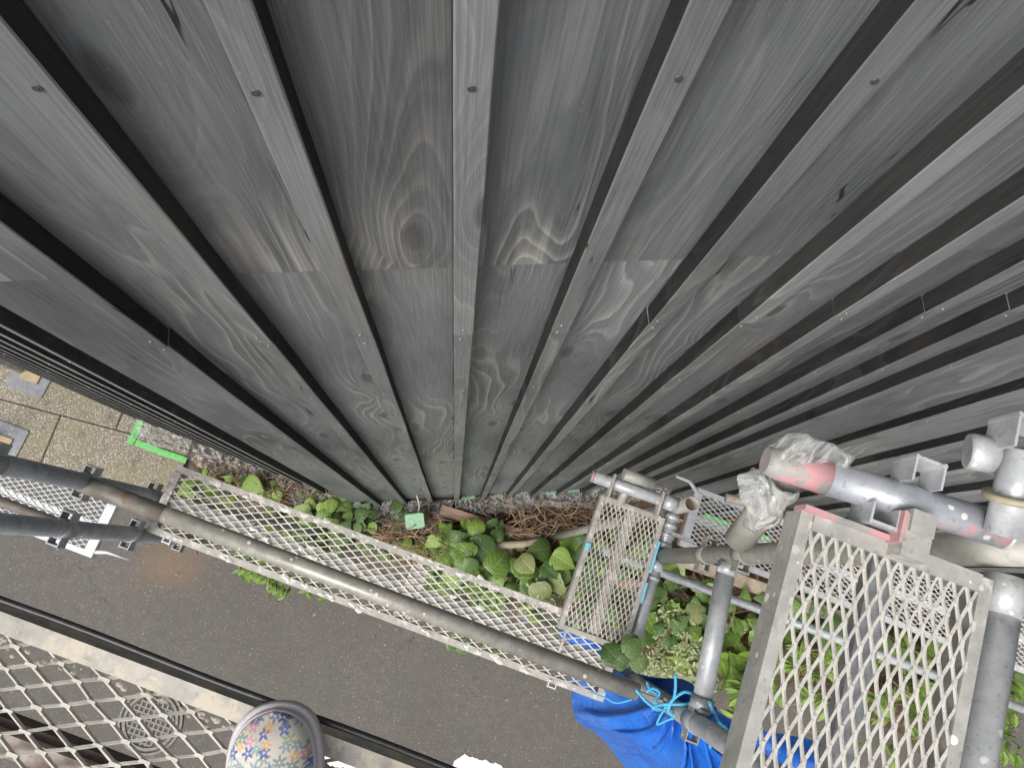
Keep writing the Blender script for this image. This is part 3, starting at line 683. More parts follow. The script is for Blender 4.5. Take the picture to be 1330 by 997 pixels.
t = pipe('cross_pipe', P(0.683, 0.225, 0.945), P(0.695, -0.62, 0.945), 0.0232, M['galv'], 'large silver cross pipe beside the near right mesh deck', group='cross pipes of the right bay')
collar(t, P(0.683, 0.20, 0.945), V, 0.0252, 0.05, M['galv'])
# pink-marked bracket pipe with pockets that carries the near right deck
t = pipe('bracket_pipe', P(0.405, 0.2575, 0.91), P(0.650, 0.272, 0.905), 0.0226, M['galv_pink'], 'thick silver pipe with pink paint and plastic-wrapped end at the right', 'scaffold pipe')
b = MB()
for k in range(7):
    pass
b.tube([P(0.328, 0.252, 0.915), P(0.345, 0.253, 0.915), P(0.375, 0.2555, 0.912), P(0.408, 0.2575, 0.91)], [0.017, 0.0205, 0.0215, 0.0235], 20)
b.build('sprayed_end', M['deck_pink'], t)['label'] = 'pink-sprayed bracket end'
b = MB(); b.tube([P(0.640, 0.2715, 0.905), P(0.655, 0.272, 0.905), P(0.662, 0.2725, 0.905), P(0.665, 0.273, 0.905)], [0.0232, 0.0232, 0.018, 0.004], 24); b.build('end_cap', M['galv'], t)
b = MB(); pocket(b, P(0.512, 0.284, 0.895), V, Z, w=0.040, d=0.030, hh=0.05); b.build('wedge_pocket', M['galv'], t)
b = MB(); pocket(b, P(0.475, 0.240, 0.905), -V, Z, w=0.036, d=0.024, hh=0.055); b.build('wedge_pocket', M['galv'], t)
arm = pipe('outrigger_pipe', P(0.366, 0.238, 0.93), P(0.37, 0.165, 1.05), 0.0205, M['galv_dull'], 'grey arm wrapped in clear plastic under the pink-sprayed bracket end', 'scaffold pipe')
collar(arm, P(0.3695, 0.205, 0.985), V - Z * 1.6, 0.024, 0.02, M['galv_dull'])
b = MB(); b.tube([P(0.318, 0.205, 0.995), P(0.43, 0.218, 0.985)], 0.0065, 10); b.build('bolt', M['rail_rust'], arm)
# wrap of clear plastic: crumpled lobes round the bracket end
wrap = thing('plastic_wrap', P(0.35, 0.245, 0.93), 'crumpled clear plastic wrapped round the pink-sprayed bracket end', 'plastic wrap')
def crumple(b, path, rad, seg=18, amp=0.006, fr=60, sq=0.7):
    rows = []
    for i, p in enumerate(path):
        d = (path[min(i + 1, len(path) - 1)] - path[max(i - 1, 0)]).normalized(); a = d.orthogonal().normalized(); c = d.cross(a); row = []
        for k in range(seg + 1):
            t_ = 2 * math.pi * k / seg; q = p + (a * math.cos(t_) + c * math.sin(t_) * sq) * rad[i]
            n_ = noise.noise_vector(q * fr); row.append(q + Vector(n_) * amp)
        row[-1] = row[0]; rows.append(row)
    b.grid(rows)
def path(pts, n):
    out = []
    for a, c in zip(pts, pts[1:]):
        for k in range(n): out.append(a.lerp(c, k / n))
    out.append(pts[-1]); return out
b = MB(); crumple(b, path([P(0.326, 0.262, 0.905), P(0.36, 0.275, 0.90), P(0.425, 0.282, 0.90)], 10), [0.012 + 0.012 * math.sin(math.pi * i / 20) for i in range(21)]); b.build('film', M['film_wrap'], wrap)
b = MB(); crumple(b, path([P(0.366, 0.244, 0.925), P(0.368, 0.215, 0.965), P(0.37, 0.192, 1.01)], 10), [0.030 - 0.005 * i / 20 for i in range(21)], amp=0.007); b.build('film', M['film_wrap'], wrap)
b = MB(); crumple(b, path([P(0.322, 0.236, 0.925), P(0.335, 0.214, 0.94), P(0.357, 0.192, 0.955)], 10), [0.006 + 0.017 * math.sin(math.pi * (0.15 + 0.85 * i / 20)) for i in range(21)], amp=0.007, sq=0.35); b.build('film', M['film_wrap'], wrap)
# pipe and big pocket at the right border
t = pipe('stub_pipe', P(0.596, 0.356, 0.835), P(0.618, 0.258, 0.872), 0.0225, M['galv'], 'upright silver stub with a box pocket at the right border', 'scaffold pipe')
b = MB(); pocket(b, P(0.570, 0.332, 0.80), V, Z, w=0.056, d=0.038, hh=0.05, th=0.0035)
b.tube([P(0.524, 0.325, 0.826), P(0.527, 0.3255, 0.825), P(0.552, 0.328, 0.822)], [0.0195, 0.0215, 0.0215], 22); b.build('wedge_pocket', M['galv'], t)
b = MB(); b.ring(P(0.6025, 0.3005, 0.846), P(0.6045, 0.2935, 0.849), 0.033, 0.021, 24); b.build('flange', M['flange'], t)

# bracket pipe one lift down
t = pipe('bracket_pipe', P(0.345, 0.424, 2.5), P(0.640, 0.43, 2.5), 0.0205, M['galv'], 'spattered silver pipe with a pink end above the small mesh deck', 'scaffold pipe')
b = MB(); b.tube([P(0.338, 0.424, 2.5), P(0.347, 0.424, 2.5)], 0.0212, 20); b.build('pink_end', M['deck_pink'], t)['label'] = 'pink-painted pipe end'
collar(t, P(0.62, 0.4295, 2.5), U, 0.026, 0.045, M['galv'])
b = MB()
for uu in (0.41, 0.585): b.box(P(uu, 0.412, 2.49), U * 0.004, V * 0.040, Z * 0.024)
b.build('hook_plate', M['deck'], t)
b = MB(); b.tube([P(0.435, 0.462, 2.47), P(0.545, 0.470, 2.49)], 0.020, 16); b.tube([P(0.47, 0.44, 2.5), P(0.47, 0.36, 2.58)], 0.015, 12); b.build('clamp', M['galv_dull'], t)
# lower thin pipe and rails seen between the leaves
t = pipe('lower_pipe', P(0.70, 0.31, 3.85), P(3.4, 0.30, 3.85), 0.0225, M['galv'], 'slim silver pipe slanting under the right bay above the leaves', 'scaffold pipe')
# thin forked strap by the dull post
t = thing('forked_strap', P(0.63, 0.2, 1.95), 'thin forked steel strap hanging beside the shiny cross pipe', 'strap')
b = MB(); q0, q1, q2, q3 = sv(945, 775, 2.05), sv(941, 733, 1.98), sv(934, 722, 1.95), sv(948, 724, 1.95)
b.tube([q0, q1, q2], 0.005, 8); b.tube([q1, q3], 0.005, 8); b.build('strap', M['galv'], t)

# decks -----------------------------------------------------------
dk, bar = deck('mesh_deck', -1.0, 0.625, -0.258, -0.022, 2.6, 'long cement-splashed mesh deck below the grey rail, crossing the middle', M['deck'], M['deck_mesh'], rail=0.022, ht=0.05, sw=0.044, end_w=0.024, stiffm=M['deck_grey'], stiff_low=0.012)
b = MB(); b.box(P(-0.10, -0.14, 2.614), U * 0.03, V * 0.09, Z * 0.006); b.build('cross_plate', M['deck'], dk)
for (uu, vv, dd) in ((-0.93, -0.258, -1), (0.45, -0.258, -1)):
    b = MB(); pocket(b, P(uu, vv, 2.63), V * dd, Z, w=0.028, d=0.016, hh=0.03, th=0.003); b.build('hook', M['white_deck'], dk)
dk, bar = deck('mesh_deck', 0.400, 0.636, -0.085, 0.382, 2.555, 'small mesh deck with two sky-blue paint marks beside the bracket', M['deck'], M['deck_mesh'], rail=0.016, along='v', a=0.034, c=0.0168, sw=0.036, w=0.0024)
b = MB(); b.box(P(0.6375, 0.245, 2.556), U * 0.0035, V * 0.055, Z * 0.010); b.box(P(0.6375, 0.12, 2.556), U * 0.0035, V * 0.035, Z * 0.010); b.box(P(0.408, 0.20, 2.5535), U * 0.0085, V * 0.012, Z * 0.003); b.build('paint_mark', M['bluetape'], dk)
b = MB(); b.box(P(0.43, -0.125, 2.567), U * 0.004, V * 0.042, Z * 0.004); b.box(P(0.60, -0.115, 2.567), U * 0.008, V * 0.032, Z * 0.004); b.build('hook', M['deck'], dk)
sp = MB(); random.seed(31); ldk = [o for o in bpy.data.objects if o.name.startswith('mesh_deck')][0]
for _ in range(60):
    u_ = random.uniform(-0.95, 0.58); v_ = random.choice((-0.14 + random.gauss(0, 0.02), -0.033 + random.gauss(0, 0.006), -0.246 + random.gauss(0, 0.005))); s_ = random.uniform(0.004, 0.015)
    c0 = P(u_, v_, 2.598); n_ = 9; sp.add([c0 + (U * math.cos(6.283 * i / n_) * 1.3 + V * 0.7 * math.sin(6.283 * i / n_)) * s_ * random.uniform(0.5, 1.3) for i in range(n_)] + [c0 + Z * 0.003], [(i, (i + 1) % n_, n_) for i in range(n_)])
o = sp.build('plaster_splash', M['plaster'], ldk); o['kind'] = 'stuff'
# near right deck
dk, bar = deck('mesh_deck', 0.383, 0.636, -0.66, 0.205, 0.9, 'near grey mesh deck at lower right hooked under the pink-marked pipe', M['deck_grey'], M['deck_mesh_grey'], rail=0.016, ht=0.045, along='v', a=0.048, c=0.0172, sw=0.030, w=0.0033, end_w=0.020, stiffm=M['dark_post'], stiff_low=0.02)
b = MB(); b.box(P(0.437, 0.2075, 0.905), U * 0.055, V * 0.0035, Z * 0.016); b.build('pink_mark', M['deck_pink'], dk)['label'] = 'pink-sprayed deck edge'
b = MB(); b.box(P(0.513, 0.214, 0.885), U * 0.017, V * 0.026, Z * 0.018); b.box(P(0.513, 0.232, 0.870), U * 0.015, V * 0.014, Z * 0.009); b.build('hook', M['deck_grey'], dk)
b = MB(); b.box(P(0.494, 0.222, 0.885), U * 0.0025, V * 0.02, Z * 0.017); b.build('pink_hook_side', M['deck_pink'], dk)
# near left platform on which the shoe stands
dk, bar = deck('mesh_platform', -1.5, 0.355, -0.62, -0.222, 0.9, 'near plaster-caked mesh platform under the floral shoe', M['near_rail'], M['near_mesh'], rail=0.021, ht=0.05, stiff=0, w=0.0027, cat='scaffold deck', end_w=0.024)
for vm in (-0.348, -0.48):
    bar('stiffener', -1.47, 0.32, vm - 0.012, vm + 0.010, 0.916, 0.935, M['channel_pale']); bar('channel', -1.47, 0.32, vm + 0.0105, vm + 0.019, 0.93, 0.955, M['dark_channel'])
# crusts of dried plaster along the platform's rail: small lumps
b = MB(); random.seed(11)
for k in range(130):
    u_ = random.uniform(-0.6, 0.3); v_ = -0.247 - abs(random.gauss(0, 0.005)); s = random.uniform(0.0015, 0.0055)
    c0 = P(u_, v_, 0.9005); n_ = 7; vs = [c0 + (U * math.cos(6.283 * i / n_) + V * 0.6 * math.sin(6.283 * i / n_)) * s * random.uniform(0.7, 1.2) for i in range(n_)] + [c0 + Z * s * random.uniform(0.2, 0.45)]
    b.add(vs, [(i, (i + 1) % n_, n_) for i in range(n_)])
o = b.build('plaster_crust', M['channel_pale'], dk); o['kind'] = 'stuff'
# black hose lying along the platform's edge
b = MB(); pts = [P(-1.5 + 0.05 * k, -0.2120 + 0.0010 * math.sin(k * 0.9), 0.906) for k in range(38)]
b.tube(pts, 0.0038, 12); tag(b.build('rubber_hose', M['hose']), 'thin black hose running along the edge of the near platform', 'hose')
# low white decks left and right, one lift further down
dk, bar = deck('mesh_deck', -3.6, -1.862, -0.655, -0.325, 4.3, 'bright white mesh deck at the left border behind two dark posts', M['white_deck'], M['white_deck'], rail=0.030, ht=0.05, a=0.052, c=0.028, sw=0.030, w=0.0038, end_w=0.05)
b = MB(); b.tube([P(-1.86, -0.62, 4.31), P(-1.80, -0.60, 4.31), P(-1.68, -0.60, 4.33)], [0.012, 0.010, 0.004], 8); b.build('hook', M['white_deck'], dk)
dk, bar = deck('mesh_deck', 1.195, 3.4, 0.53, 0.885, 4.3, 'white mesh deck low beside the wall, right of the open post', M['white_deck'], M['white_deck'], rail=0.030, ht=0.05, a=0.052, c=0.028, sw=0.040, w=0.0038, end_w=0.045, endm=M['white_deck'])
b = MB(); b.box(P(1.191, 0.71, 4.33), U * 0.004, V * 0.17, Z * 0.022); b.build('pink_end_plate', M['deck_pink'], dk)['label'] = 'pink-painted end plate'
b = MB(); b.tube([P(1.20, 0.86, 4.30), P(1.14, 0.90, 4.29), P(1.05, 0.90, 4.28)], [0.014, 0.012, 0.008], 8); b.build('hook', M['white_deck'], dk)

# base plates and jacks on the pavement at the left
for (px, py, lab) in ((42, 487, 'steel base plate with a timber packer tight against the house corner'), (2, 575, 'steel base plate with a timber packer on the slabs, nearer the road')):
    c = gd(px, py, 0.055); uu, vv = c.dot(U), c.dot(V)
    t = thing('jack_base', c, lab, 'base plate', 'scaffold base plates on the pavement')
    foot_plate(t, uu, vv, 0.052, s=0.155)
    b = MB(); b.box(c + Z * 0.012, U * 0.075, V * 0.055, Z * 0.008); b.build('timber_packer', M['wood_block'], t)
    b = MB(); b.ring(P(uu - 0.09, vv, HC - 0.07), P(uu - 0.09, vv, 3.2), 0.0243, 0.022, 20); b.build('post', M['galv'], t)

# ================================================================== TARP AND ROPE
tarp = thing('tarp', sv(850, 940, 3.3), 'crumpled blue tarpaulin bundled round the dark post at bottom centre', 'tarp')
def cr_spline(pts, s):
    n = len(pts) - 1; x = s * n; i = min(int(x), n - 1); f = x - i
    p0, p1_, p2_, p3_ = pts[max(i - 1, 0)], pts[i], pts[i + 1], pts[min(i + 2, n)]
    return 0.5 * ((2 * p1_) + (p2_ - p0) * f + (2 * p0 - 5 * p1_ + 4 * p2_ - p3_) * f * f + (3 * p1_ - p0 - 3 * p2_ + p3_) * f ** 3)
gath = [sv(*q) for q in ((800, 870, 2.62), (846, 900, 2.36), (862, 913, 2.28), (870, 920, 2.25), (878, 927, 2.24), (900, 948, 2.2), (940, 985, 2.15))]
hem = [sv(*q) for q in ((733, 862, 3.05), (739, 905, 3.02), (744, 934, 2.98), (776, 958, 2.98), (806, 998, 3.02), (862, 1075, 3.1), (960, 1110, 3.1))]
rows = []; NT_, NS = 110, 34
for i in range(NT_ + 1):
    s = i / NT_; g, h_ = cr_spline(gath, s), cr_spline(hem, s); row = []
    for j in range(NS + 1):
        q = j / NS; p = g.lerp(h_, q)
        p.z += 0.20 * math.sin(math.pi * min(1, q * 1.05)) * (0.45 + 0.55 * math.sin(math.pi * s))        # belly
        ph_ = s * 36 + 1.6 * noise.noise((s * 3.1, q * 1.6, 1))
        w_ = math.sin(ph_); crease = 1 - abs(w_) ** 0.7
        amp = 0.075 * math.sin(math.pi * min(1, q * 0.75 + 0.10)) * (0.45 + 0.9 * abs(noise.noise((s * 3.7, 2.2, q * 1.3))))
        amp *= 0.7 + 1.5 * max(0.0, min(1.0, (s - 0.36) / 0.2))
        p.z += amp * crease + 0.016 * (0.35 - abs(noise.noise((s * 11, q * 4.5, 8)))) + 0.035 * noise.noise((s * 5, q * 4, 4)) * q
        side_ = (hem[-1] - hem[0]).normalized(); p += side_ * 0.03 * math.cos(ph_) * math.sin(math.pi * q) * 0.6
        lat = noise.noise_vector((s * 6, q * 4, 7)) * 0.024 * q; p += Vector((lat.x, lat.y, 0))
        row.append(p)
    rows.append(row)
b = MB(); b.grid(rows); b.build('sheet', M['tarp'], tarp)
up_e = [sv(*q) for q in ((722, 806, 3.1), (770, 828, 2.95), (816, 868, 2.75), (858, 880, 2.6), (893, 884, 2.5), (922, 912, 2.45), (950, 934, 2.45), (1000, 950, 2.5), (1095, 968, 2.55))]
lo_e = [sv(*q) for q in ((735, 870, 3.08), (775, 880, 3.0), (812, 884, 2.85), (850, 905, 2.65), (884, 935, 2.5), (915, 965, 2.45), (955, 1000, 2.45), (1010, 1045, 2.5), (1100, 1060, 2.55))]
rows = []
for i in range(91):
    s = i / 90; a, c = cr_spline(up_e, s), cr_spline(lo_e, s); row = []
    for j in range(19):
        q = j / 18; p = a.lerp(c, q); p.z += 0.03 * math.sin(math.pi * q) + 0.03 * noise.noise((s * 9, q * 3, 11)) + 0.016 * math.sin(s * 40 + q * 5 + 3 * noise.noise((s * 5, q, 2)))
        row.append(p)
    rows.append(row)
b = MB(); b.grid(rows); b.build('sheet', M['tarp'], tarp)
rope = thing('rope', sv(880, 905, 2.2), 'cyan rope knotted round the dark post and the tarp', 'rope')
def ropeline(pix, r=0.0042):
    pts = [sv(*q) for q in pix]; n = (len(pts) - 1) * 8
    n *= 3; ctr = [cr_spline(pts, k / n) for k in range(n + 1)]; b = MB(); L_ = 0
    for ph in (0.0, 2.094, 4.189):
        out = []; a = (ctr[1] - ctr[0]).orthogonal().normalized(); L_ = 0
        for k, p in enumerate(ctr):
            d = (ctr[min(k + 1, n)] - ctr[max(k - 1, 0)]).normalized(); a = (a - d * a.dot(d)).normalized(); c2 = d.cross(a)
            if k: L_ += (p - ctr[k - 1]).length
            t_ = ph + L_ * 260; out.append(p + (a * math.cos(t_) + c2 * math.sin(t_)) * r * 0.5)
        b.tube(out, r * 0.52, 5)
    return b.build('strand', M['rope'], rope)
ropeline([(826, 895, 2.02), (845, 915, 2.02), (870, 922, 2.06), (892, 918, 2.02), (902, 905, 2.0), (890, 898, 1.98), (874, 908, 2.0), (868, 922, 2.03), (880, 932, 2.05)])
ropeline([(877, 876, 1.88), (877, 895, 1.96), (872, 912, 2.02), (856, 921, 2.06), (848, 918, 2.03), (862, 914, 2.02), (888, 914, 2.0), (903, 912, 2.02)])
ropeline([(840, 885, 2.07), (845, 895, 2.06), (853, 902, 2.06), (850, 912, 2.08)])
ropeline([(840, 897, 2.1), (848, 893, 2.05), (856, 899, 2.04), (852, 910, 2.09)])
ropeline([(921, 911, 1.84), (926, 922, 1.86), (934, 937, 1.9), (952, 953, 1.9), (944, 955, 1.88), (926, 949, 1.86), (924, 940, 1.86), (934, 942, 1.87), (950, 954, 1.88)])
ropeline([(922, 970, 2.0), (925, 958, 1.84), (938, 954, 1.8), (952, 955, 1.84), (956, 968, 1.9)])
ropeline([(862, 922, 2.08), (857, 930, 2.12), (854, 940, 2.14), (868, 934, 2.1), (884, 930, 2.08)], 0.003)
ropeline([(766, 898, 2.55), (785, 905, 2.5), (800, 912, 2.48), (820, 908, 2.4)], 0.003)

# ================================================================== GROUND LITTER, PLASTIC, TAPE
def film_strip(name, us, ve, vf, label, seedz, mat='film', amp=0.03, group=None):
    b = MB(); rows = []; n = int((us[1] - us[0]) / 0.011)
    for i in range(n + 1):
        u_ = us[0] + (us[1] - us[0]) * i / n; row = []
        for j in range(25):
            q = j / 24; v_ = ve(u_) * (1 - q) + vf(u_) * q; p = P(u_, v_, HC)
            z = 0.105 + amp * (noise.noise((p.x * 9, p.y * 9, seedz)) + 1.1 * (0.4 - abs(noise.noise((p.x * 17, p.y * 17, seedz))))) + 0.05 * (1 - q)
            nn = noise.noise_vector((u_ * 6, q * 2, seedz)) * 0.03
            row.append(Vector((p.x + nn.x, p.y + nn.y, max(0.02, z))))
        rows.append(row)
    b.grid(rows); return tag(b.build(name, M[mat]), label, 'plastic film', group)
def vmain(u): # board plane of the main run expressed in the street frame
    # Y = .5 -> -u*.4019 + v*.9157 = .5
    return (0.5 + 0.4019 * u) / 0.9157
film_strip('plastic_film', (-2.70, -1.05), lambda u: 0.185, lambda u: (0.035 if u < -2.25 else -0.01) - 0.02 * math.sin(u * 9), 'clear plastic film bunched along the foot of the left wall', 1.0, amp=0.05)
film_strip('plastic_film', (-0.95, -0.18), lambda u: max(0.12, vmain(u) - 0.02), lambda u: 0.06 + 0.05 * math.sin(u * 5) + 0.12 * max(0, u + 0.55), 'crumpled clear plastic film under the green-taped box', 4.0, amp=0.06)
film_strip('plastic_film', (-0.15, 1.65), lambda u: vmain(u) - 0.015, lambda u: vmain(u) - 0.15 - 0.03 * math.sin(u * 8), 'strip of clear plastic film along the foot of the middle wall', 8.0, amp=0.035)
# rolled film edge
b = MB(); pts = [gd(x, y, 0.12) for x, y in ((632, 664), (660, 657), (690, 652), (720, 654), (750, 656), (772, 657))]
crumple(b, path(pts, 8), [0.028 + 0.012 * noise.noise((i * 0.3, 1, 1)) for i in range(len(pts) * 8 - 7)], amp=0.02, fr=25)
tag(b.build('plastic_roll', M['film_wrap']), 'rolled white edge of plastic film above the dry vines', 'plastic film')
# green tape: L-shaped pieces on the pavement and short pieces at the wall foot
def tape(pix, wd, label, z=0.06, m='greentape', group=None):
    b = MB(); pts = [gd(x, y, z) for x, y in pix]; pp = path(pts, 8); rows = []
    for i, p in enumerate(pp):
        d = (pp[min(i + 1, len(pp) - 1)] - pp[max(i - 1, 0)]).normalized(); s = d.cross(Z)
        dz = 0.004 * noise.noise((i * 0.7, pix[0][0], 0)); jit = 0.006 * noise.noise((i * 1.3, pix[0][1], 5))
        rows.append([p + s * (wd / 2 + jit) + Z * dz, p + Z * (dz + 0.002), p - s * (wd / 2 - jit) + Z * dz])
    b.grid(rows); return tag(b.build('masking_tape', M[m]), label, 'tape', group)
tape([(182, 546), (177, 560), (168, 577)], 0.055, 'green tape strip pointing down from the house corner on the slabs', 0.062)
tape([(176, 574), (205, 585), (242, 598)], 0.048, 'long green tape strip along the plastic film on the slabs', 0.066)
k = 0
for (a, c) in ((0.08, 0.22), (0.29, 0.41), (0.50, 0.63), (0.70, 0.85), (0.90, 1.04), (1.12, 1.25), (1.32, 1.44), (1.5, 1.62)):
    a += (0.0, 0.05, 0.02, 0.0, 0.04, 0.0, 0.05, 0.02)[k]; c -= (0.03, 0.0, 0.05, 0.0, 0.0, 0.04, 0.0, 0.05)[k]
    b = MB(); b.box(Vector(((a + c) / 2, 0.486, 0.103)), Vector(((c - a) / 2, 0.001 * (k % 3), 0)), Vector((0, 0.009, 0)), Vector((0, 0.004, 0.008)))
    tag(b.build('masking_tape', M['palegreen']), 'pale green tape at the middle wall foot, %s gap right of the taped box' % ('first', 'second', 'third', 'fourth', 'fifth', 'sixth', 'seventh', 'eighth')[k], 'tape', 'green tape at the wall foot'); k += 1
for (a, c, v_) in ((1.78, 2.0, 1.03), (2.1, 2.35, 1.03), (2.5, 2.8, 1.03)):
    b = MB(); b.box(P((a + c) / 2, v_, HC - 0.12), U * ((c - a) / 2), V * 0.016, Z * 0.008); tag(b.build('masking_tape', M['greentape']), 'bright green tape at the wall foot under the white deck, %s from the open post' % {1.78: 'first', 2.1: 'second', 2.5: 'third'}[a], 'tape', 'green tape by the white deck')
tape([(452, 649), (466, 655), (467, 666)], 0.04, 'bent pale green tape at the left wall corner', 0.13, 'palegreen')
# small box wrapped in green tape, hung on a wire
c = gd(539, 675, 0.30); t = thing('taped_box', c, 'small box wrapped in pale green tape at the wall foot', 'box')
b = MB(); X3 = Vector((1, 0.05, 0)) ; Y3 = Vector((-0.05, 1, 0.25))
n3 = X3.cross(Y3).normalized()
def rbox(b, c, ax, ay, az, e=0.22):
    pts = []
    for k in (-1, 1):
        for (i, j) in ((1 - e, 1), (1, 1 - e), (1, -1 + e), (1 - e, -1), (-1 + e, -1), (-1, -1 + e), (-1, 1 - e), (-1 + e, 1)):
            pts.append(c + ax * i * (0.9 if k > 0 else 1) + ay * j * (0.9 if k > 0 else 1) + az * k)
    b.add(pts, [list(range(8)), list(range(8, 16))[::-1]] + [(i, 8 + i, 8 + (i + 1) % 8, (i + 1) % 8) for i in range(8)])
rbox(b, c, X3 * 0.078, Y3 * 0.062, n3 * 0.045); b.build('body', M['palegreen'], t)
b = MB(); b.tube([c + Y3 * 0.055 + X3 * 0.03, c + Y3 * 0.10 + X3 * 0.045 + Z * 0.03, Vector((c.x + 0.03, 0.492, 0.50))], 0.006, 8); b.build('wire', M['wire'], t)
# planks and branches
def plank(pix0, pix1, w_, th, z0, z1, label, mat='plank'):
    a, c = gd(*pix0, z0), gd(*pix1, z1); d = (c - a); ln = d.length; d.normalize(); s = d.cross(Z).normalized(); n_ = s.cross(d)
    b = MB(); N = 8; rows_ = []
    for i in range(N + 1):
        f = i / N; q = a + d * ln * f + s * 0.004 * noise.noise((f * 5, z0, 1)); w2 = w_ / 2 * (1 + 0.08 * noise.noise((f * 4, w_, 7)))
        rows_.append([q + s * w2 + n_ * th / 2, q - s * w2 + n_ * th / 2, q - s * w2 - n_ * th / 2, q + s * w2 - n_ * th / 2, q + s * w2 + n_ * th / 2])
    b.grid(rows_, smooth=False); k0 = len(b.v) - 5
    b.f += [[0, 1, 2, 3], [k0 + 3, k0 + 2, k0 + 1, k0]]; b.m += [0, 0]; b.sm += [False, False]
    rm_ = Matrix((d, s, n_)).transposed()
    me = MB(); me.v = [tuple(rm_.transposed() @ (Vector(p) - a)) for p in b.v]; me.f = b.f; me.m = b.m; me.sm = b.sm
    o = place('timber_plank', me.mesh('timber_plank', M[mat]), a, rm_, None); tag(o, label, 'plank')
plank((572, 662), (700, 702), 0.085, 0.022, 0.16, 0.24, 'reddish brown timber plank lying across the vines near the taped box')
plank((758, 742), (945, 795), 0.09, 0.03, 0.20, 0.22, 'brown timber plank half hidden behind the small mesh deck')
plank((880, 725), (1120, 812), 0.10, 0.03, 0.35, 0.35, 'pale pinkish plank under the low white deck at the right', 'branch')
b = MB(); pts = [gd(x, y, z) for x, y, z in ((632, 712, 0.30), (655, 708, 0.32), (680, 706, 0.32), (705, 702, 0.3))]
b.tube([cr_spline(pts, k / 20) for k in range(21)], [0.036 - 0.0006 * k for k in range(21)], 10)
tag(b.build('fallen_branch', M['branch']), 'pale fallen branch lying among the broad leaves', 'branch')
b = MB(); pts = [gd(x, y, z) for x, y, z in ((662, 705, 0.32), (664, 722, 0.30), (667, 742, 0.24))]
b.tube([cr_spline(pts, k / 12) for k in range(13)], 0.024, 9); tag(b.build('fallen_branch', M['stem']), 'dark mossy branch stub pointing down from the pale branch', 'branch')
# tangle of dry vines (uncountable)
random.seed(21); b = MB()
def tangle(px0, px1, py0, py1, n, zr, ln=(0.15, 0.5), r=(0.0018, 0.0052)):
    for _ in range(n):
        a = gd(random.uniform(px0, px1), random.uniform(py0, py1), 0); ang = random.uniform(0, 6.28) if random.random() < 0.5 else random.gauss(-0.25, 0.5)
        L_ = random.uniform(*ln); d = Vector((math.cos(ang), math.sin(ang), 0)); pts = []; z0 = random.uniform(*zr); s = random.random() * 90
        for k in range(9):
            q = k / 8; p = a + d * L_ * (q - 0.5) + Vector(noise.noise_vector((s, q * 2.2, 0))) * 0.10 * L_ / 0.4
            pts.append(Vector((p.x, p.y, max(0.05, z0 + 0.10 * noise.noise((s, q * 2, 5)) + 0.06 * math.sin(3.14 * q)))))
        b.tube(pts, random.uniform(*r), 5, caps=False)
tangle(640, 780, 665, 705, 110, (0.08, 0.26)); tangle(500, 580, 680, 722, 80, (0.08, 0.26)); tangle(270, 450, 612, 672, 95, (0.07, 0.2), (0.1, 0.35))
tangle(860, 960, 745, 830, 40, (0.1, 0.3)); tangle(640, 900, 700, 800, 45, (0.06, 0.2)); tangle(1000, 1330, 800, 930, 40, (0.1, 0.4), (0.2, 0.7))
o = b.build('dry_vines', M['twig']); tag(o, 'tangle of dry brown vines covering the soil bed', 'vines', kind='stuff')
# dead leaves scattered, joined
b = MB()
for _ in range(520):
    u_ = random.uniform(-2.2, 3.0); vv_ = random.uniform(bed_front(u_) - 0.05, min(vmain(u_) if u_ > -0.8 else 0.2, 1.0) - 0.05)
    p = P(u_, vv_, HC - random.uniform(0.06, 0.13)); a = random.random() * 6.28; s = random.uniform(0.012, 0.035)
    d = Vector((math.cos(a), math.sin(a), random.uniform(-0.4, 0.4))) * s; e = Vector((-math.sin(a), math.cos(a), random.uniform(-0.5, 0.5))) * s * 0.5
    b.add([p - d, p + e, p + d, p - e], [(0, 1, 2, 3)])
o = b.build('leaf_litter', M['leaf_dead']); tag(o, 'dead brown leaf litter on the soil bed', 'leaf litter', kind='stuff')

b = MB(); random.seed(77)
for _ in range(150):
    u_ = random.uniform(-2.3, 2.8); p = P(u_, -0.1 - abs(random.gauss(0, 0.35)), HC - 0.006); a = random.random() * 6.28; s_ = random.uniform(0.006, 0.022)
    d = Vector((math.cos(a), math.sin(a), 0)) * s_; e = Vector((-math.sin(a), math.cos(a), random.uniform(0.1, 0.5))) * s_ * 0.5
    b.add([p - d, p + e, p + d, p - e + Z * 0.004], [(0, 1, 2, 3)])
o = b.build('fallen_leaves', M['leaf_dead']); tag(o, 'scattered bits of dry leaf on the asphalt', 'leaf litter', kind='stuff')
# ================================================================== PLANTS
def leaf_mesh(name, outline, m, fold=0.18, droop=0.25, nseg=None):
    """leaf in local x (half widths) / y (along); outline = [(y, halfwidth, shift)]"""
    b = MB(); rows = []; sd_ = random.random() * 40
    for (y, w_) in outline:
        zc = -droop * (y - 0.25) ** 2 + 0.05 * noise.noise((sd_, y * 3, 0))
        rows.append([Vector((-w_, y - 0.0, zc + fold * w_ - 0.5 * w_ * w_)), Vector((-w_ * 0.5, y, zc + fold * 0.62 * w_)), Vector((0, y, zc)), Vector((w_ * 0.5, y, zc + fold * 0.62 * w_)), Vector((w_, y, zc + fold * w_ - 0.5 * w_ * w_))])
    for ry in rows:
        for pt_ in ry:
            k_ = abs(pt_.x); pt_.z += 0.16 * k_ * noise.noise((pt_.x * 4 + sd_, pt_.y * 5, 2)); pt_.y += 0.07 * k_ * noise.noise((pt_.x * 6, pt_.y * 6, sd_))
    b.grid(rows); return b.mesh(name, m)
